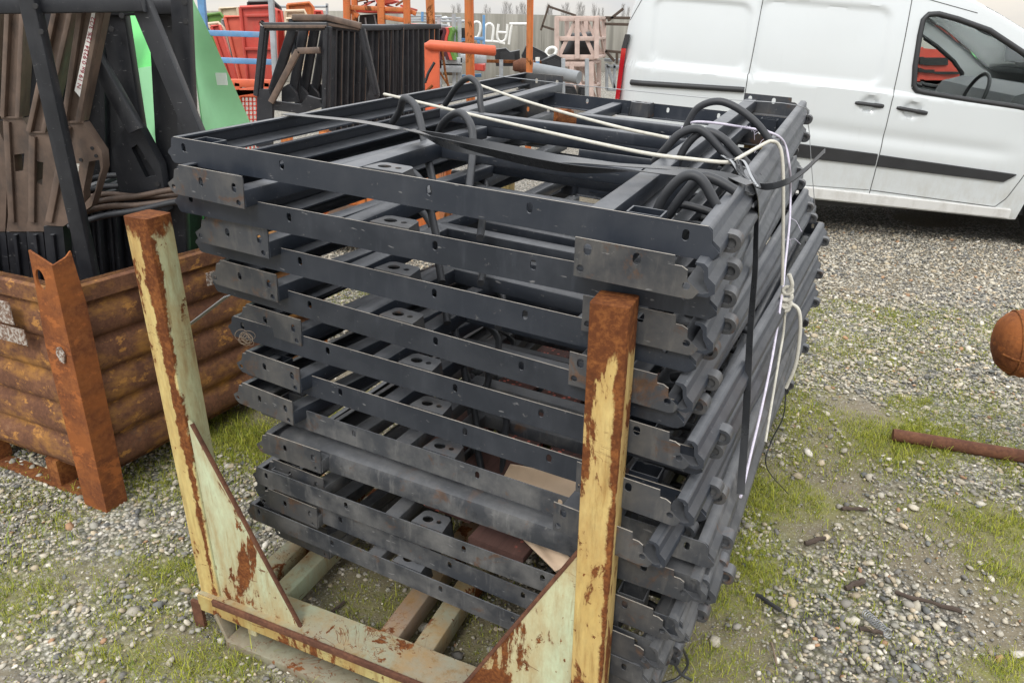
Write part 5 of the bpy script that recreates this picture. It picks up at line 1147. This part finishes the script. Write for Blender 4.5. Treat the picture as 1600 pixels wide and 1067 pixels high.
for i, (P, mat, lab) in enumerate((([(700, 46), (728, 44), (731, 60), (700, 60)], 'black_pl', 'dark bundle on the upper shelf behind the galvanised uprights'), ([(720, 66), (742, 64), (744, 70), (720, 71)], 'wood', 'tan padded bundle on the blue shelf'), ([(690, 74), (712, 72), (712, 90), (690, 92)], 'black_pl', 'dark box on the lower galvanised shelf'), ([(724, 70), (750, 74), (750, 90), (722, 90)], 'black_pl', 'dark box on the shelf left of the thick orange post'), ([(738, 100), (757, 102), (757, 112), (738, 110)], 'red', 'red crate on the low shelf right of the thick orange post'), ([(693, 108), (716, 110), (716, 118), (692, 118)], 'wood', 'brownish bundle on the low galvanised shelf'), ([(641, 108), (660, 112), (664, 150), (641, 150)], 'red', 'dark red tub below the olive seat shells'), ([(652, 108), (672, 112), (676, 150), (650, 150)], 'grey_pl', 'grey sheet leaning below the seat shells'))):
    t = thing('stored_part', lab, 'stored part', at(P[-1][0], P[-1][1], 11.3)); poly(t, 'part_body', mat, P, 11.3, .5); poly(t, 'part_edge', mat, [(x*.9+.1*P[0][0], y*.9+.1*P[0][1]) for x, y in P], 11.25, .05)
for i, (a, b, Y) in enumerate((((644, 44), (705, 140), 9.6), ((676, 134), (662, 150), 6.9), ((679, 98), (664, 130), 6.8), ((690, 70), (706, 160), 8.6))):
    tag(MB().tube([at(*a, Y), at((a[0]+b[0])/2-2, (a[1]+b[1])/2, Y), at(*b, Y)], .014, 6).build('leaning_rod', 'rust' if i != 2 else 'black_pl', None), ['long rusty rod leaning across the seat shells', 'short rusty rod at the gate foot', 'black rod leaning on the orange gate upright', 'rusty rod leaning right of the orange gate upright'][i], 'rod', 'rods leaning at the gate')
# --- things seen through and behind the stack
rp2 = thing('rusty_pallet', 'rusty ribbed steel sections piled on the gravel behind the stack', 'scrap pile', atz(880, 190, 0))
for k in range(5):
    a, b = atz(853+k*3, 196-k*4, .06+.09*k), atz(902-k*4, 190-k*4, .06+.09*k)
    kid(MB().bar(a, b, .14, .09).build('steel_section', 'rust', None), rp2)
ob_ = thing('orange_box', 'orange stillage box standing beyond the left side of the stack', 'stillage box', (-1.0, 5.4, 0))
for x0, x1, y0, y1 in ((-1.55, -.55, 5.0, 5.05), (-1.55, -.55, 5.95, 6.0), (-1.55, -1.5, 5.0, 6.0), (-.6, -.55, 5.0, 6.0)):
    for z0 in (.15, .38, .61): kid(MB().box((x0+.003, y0+.003, z0), (x1-.003, y1-.003, z0+.14)).build('side_board', 'orange', None), ob_)
for x in (-1.55, -.55):
    for y in (5.0, 6.0): kid(MB().bar((x, y, 0), (x, y, .85), .07, .07, up=(0, 1, 0)).build('box_post', 'orange_post', None), ob_)
kid(MB().box((-1.5, 5.05, .12), (-.6, 5.95, .15)).build('box_floor', 'wood', None), ob_)
# --- rusty tank and bar at the right
tk = thing('rusty_tank', 'rusty round ended steel tank reaching in from the right edge', 'tank', (1.95, 2.2, 0))
c0 = at(1592, 536, 2.2); ax_ = Vector((.93, -.3, .08)).normalized()
prof = [(-.074, .008), (-.070, .05), (-.058, .08), (-.036, .101), (-.012, .1115), (0, .113), (.006, .1165), (.020, .1165), (.026, .113), (.9, .113), (.95, .09), (.97, .02)]
kid(MB().tube([c0+ax_*a for a, _ in prof], .1, 28, rs=[r for _, r in prof]).build('tank_shell', 'bin_post', None, 50), tk)
tk_n, tk_m = ax_.cross(Vector((0, 0, 1))).normalized(), None; tk_m = tk_n.cross(ax_)
kid(MB().tube([c0-ax_*.020+(tk_m*math.cos(t)+tk_n*math.sin(t))*.1095 for t in np.linspace(0, 6.28, 48)], .0032, 6).build('weld_seam', 'rust', None), tk)
kid(MB().tube([c0+ax_*q_+(tk_m*-.18+tk_n*.98).normalized()*r_ for q_, r_ in ((-.062, .075), (-.05, .088), (-.036, .102), (-.012, .112), (0, .1135), (.9, .1135))], .004, 6).build('weld_seam', 'rust', None), tk)
for d in (.35, .75):
    p = c0+ax_*d; kid(MB().bar((p.x, p.y, 0), (p.x, p.y, p.z-.10), .06, .06, up=(0, 1, 0)).build('tank_leg', 'rust', None), tk)
pb = thing('rusty_bar', 'brown rusty round bar lying on the gravel at the right', 'steel bar', atz(1500, 700, 0))
a, b = atz(1395, 679, .028), atz(1600, 713, .028); d = (b-a)
kid(MB().tube([a, a+d*.02, a+d*1.8], .026, 18, rs=[.024, .026, .026]).build('bar_body', 'rust_pipe', None, 60), pb)
# --- litter on the gravel
for i, (px, py, l, a, wd, mat, lab) in enumerate(((1450, 940, .17, -.5, .016, 'bark', 'long dark stick lying on the gravel at the lower right'), (1273, 844, .075, .25, .018, 'bark', 'small dark bark chip right of the stack'), (1335, 795, .085, -.08, .016, 'bark', 'dark bark chip near the rusty bar'), (1201, 941, .085, -.95, .016, 'rubber', 'black rubber scrap near the stack corner'), (1336, 912, .07, .4, .022, 'bark', 'brown lump of rotten wood among the pebbles'), (1362, 985, .06, -.3, .016, 'bark', 'dark bark chip beside the coil spring'), (1210, 1020, .075, 1.45, .007, 'wood', 'pale wood splinter near the bottom edge'), (512, 962, .13, .95, .010, 'bark', 'thin twig on the soil inside the stillage'))):
    c = atz(px, py, .012); dr = Vector((math.cos(a), math.sin(a), .04)); m = MB(); n_ = 8
    pts = [c+dr*l*(t-.5)+Vector((random.uniform(-1, 1), random.uniform(-1, 1), random.uniform(-.3, .6)))*wd*.25 for t in np.linspace(0, 1, n_)]
    m.tube(pts, wd*.5, 7, rs=[wd*.5*random.uniform(.6, 1.) for _ in range(n_)])
    tag(m.build('wood_scrap', mat, None, 30), lab, 'scrap')
c = atz(1372, 975, .016); m = MB(); e = atz(1388, 990, .014)-atz(1352, 958, .014)
m.tube([atz(1352, 958, .016)+e*t+Vector((math.cos(t*75), .4*math.sin(t*75), math.sin(t*75)))*.011 for t in np.linspace(0, 1, 160)], .0013, 5)
tag(m.build('coil_spring', 'wire', None, 0), 'small bright coil spring lying on the pebbles', 'spring')

# ================================================================== PEBBLES AND GRASS (ground cover)
def mesh_np(name, V, Fc, k, colors, mat, smooth):
    me = bpy.data.meshes.new(name); nf = len(Fc)
    me.vertices.add(len(V)); me.vertices.foreach_set('co', V.astype(np.float32).ravel())
    me.loops.add(nf*k); me.loops.foreach_set('vertex_index', Fc.astype(np.int32).ravel())
    me.polygons.add(nf); me.polygons.foreach_set('loop_start', np.arange(0, nf*k, k, dtype=np.int32)); me.polygons.foreach_set('loop_total', np.full(nf, k, np.int32))
    me.polygons.foreach_set('use_smooth', np.full(nf, smooth))
    ca = me.color_attributes.new('Col', 'FLOAT_COLOR', 'POINT'); ca.data.foreach_set('color', np.c_[colors, np.ones(len(V))].astype(np.float32).ravel())
    me.update(); me.validate(); me.materials.append(M[mat]); ob = bpy.data.objects.new(name, me); COL.objects.link(ob); return ob
N_ = 185000
dist = 1.0+np.sqrt(rng.random(N_))**1.25*5.6; ang = (rng.random(N_)-.5)*1.52
x, y = dist*np.sin(ang)*1.06, dist*np.cos(ang)*1.0
y = np.maximum(y, .55)
keep = rng.random(N_) < 1-.74*soily(x, y)*(dist < 4.5)-.5*np.clip(grassy(x, y), 0, 1)
x, y = x[keep], y[keep]; n_ = len(x); dist = np.hypot(x, y)
ico = np.array([(0, 0, 1)]+[(.894*math.cos(a), .894*math.sin(a), .447) for a in np.arange(5)*1.2566]+[(.894*math.cos(a), .894*math.sin(a), -.447) for a in np.arange(5)*1.2566+.6283]+[(0, 0, -1)])
icf = np.array([(0, 1+i, 1+(i+1) % 5) for i in range(5)]+[(1+i, 6+i, 1+(i+1) % 5) for i in range(5)]+[(1+(i+1) % 5, 6+i, 6+(i+1) % 5) for i in range(5)]+[(11, 6+(i+1) % 5, 6+i) for i in range(5)])
sz = np.exp(rng.normal(math.log(.0055), .44, n_)).clip(.003, .019)*(1+.03*np.clip(dist-2, 0, 4))
rz = rng.random(n_)*6.283; c_, s_ = np.cos(rz), np.sin(rz)
L3 = ico[None]*(1+rng.normal(0, .17, (n_, 12, 1)))
L3 = L3*np.stack([np.ones(n_), .62+.38*rng.random(n_), .34+.26*rng.random(n_)], 1)[:, None, :]*sz[:, None, None]
tl_ = rng.normal(0, .22, (n_, 2)); L3[:, :, 2] += L3[:, :, 0]*tl_[:, :1]+L3[:, :, 1]*tl_[:, 1:]
V = np.empty_like(L3); V[:, :, 0] = L3[:, :, 0]*c_[:, None]-L3[:, :, 1]*s_[:, None]+x[:, None]; V[:, :, 1] = L3[:, :, 0]*s_[:, None]+L3[:, :, 1]*c_[:, None]+y[:, None]
V[:, :, 2] = L3[:, :, 2]+(sz*(.10+.35*rng.random(n_)))[:, None]
pal = np.array([(.42, .40, .35), (.52, .49, .42), (.62, .60, .54), (.30, .29, .27), (.19, .19, .19), (.13, .14, .15), (.46, .40, .30), (.36, .36, .33), (.58, .50, .38), (.40, .24, .14), (.74, .72, .68), (.22, .24, .25)])
pi_ = rng.choice(len(pal), n_, p=[.16, .16, .10, .12, .09, .05, .10, .10, .05, .015, .025, .03])
colr = pal[pi_]*(.72+.42*rng.random((n_, 1)))*np.array([1.04, 1., .92])
tag(mesh_np('gravel_stones', V.reshape(-1, 3), (icf[None]+12*np.arange(n_)[:, None, None]).reshape(-1, 3), 3, np.repeat(colr, 12, 0), 'stone', True), 'loose grey and beige pebbles covering the yard', 'gravel', kind='stuff')
# grass: narrow three-segment blades in tufts
NT_ = 260000
dist = .9+np.sqrt(rng.random(NT_))*5.2; ang = (rng.random(NT_)-.5)*1.56
tx, ty = dist*np.sin(ang), np.maximum(dist*np.cos(ang), .6)
gp_ = grassy(tx, ty)*np.clip((fbm(tx, ty, 3.2, 11)-.25)*3.6, 0, 1)+.22*np.clip((fbm(tx, ty, 2.4, 21)-.42)*4, 0, 1)*(dist < 4.6)
k_ = rng.random(NT_) < gp_*.8; tx, ty, gs = tx[k_], ty[k_], gp_[k_]
nb = 8; nt_ = len(tx); bx = np.repeat(tx, nb)+rng.normal(0, .012, nt_*nb); by = np.repeat(ty, nb)+rng.normal(0, .012, nt_*nb)
hgt = np.repeat(.0045+.010*gs*rng.random(nt_)+.003*rng.random(nt_)+.014*(rng.random(nt_) > .96), nb)*np.exp(rng.normal(0, .45, nt_*nb)); m_ = len(bx)
az = rng.random(m_)*6.283; ln = hgt*(.35+1.0*rng.random(m_)); wv = .0006+.0008*rng.random(m_)
dx, dy = np.cos(az), np.sin(az); px_, py_ = -dy*wv, dx*wv
V = np.zeros((m_, 7, 3))
for lv, (f_, h_, wl_) in enumerate(((0, 0, 1), (.25, .55, .85), (.62, .88, .55))):
    for sd, sgn in ((0, -1), (1, 1)):
        V[:, lv*2+sd, 0] = bx+dx*ln*f_+sgn*px_*wl_; V[:, lv*2+sd, 1] = by+dy*ln*f_+sgn*py_*wl_; V[:, lv*2+sd, 2] = hgt*h_
V[:, 6, 0] = bx+dx*ln; V[:, 6, 1] = by+dy*ln; V[:, 6, 2] = hgt*(.92+.1*rng.random(m_))
F_ = np.array([(0, 1, 3), (0, 3, 2), (2, 3, 5), (2, 5, 4), (4, 5, 6)])
gc0 = np.array([(.29, .30, .035), (.37, .36, .05), (.16, .21, .03), (.42, .37, .14), (.32, .33, .04)])
cg_ = np.array([.86, .90, .9])*gc0[rng.choice(5, m_, p=[.3, .27, .18, .07, .18])]*(.8+.4*rng.random((m_, 1)))
tag(mesh_np('grass_tufts', V.reshape(-1, 3), (F_[None]+7*np.arange(m_)[:, None, None]).reshape(-1, 3), 3, np.repeat(cg_, 7, 0), 'grass', False), 'short yellow green grass growing through the gravel', 'grass', kind='stuff')
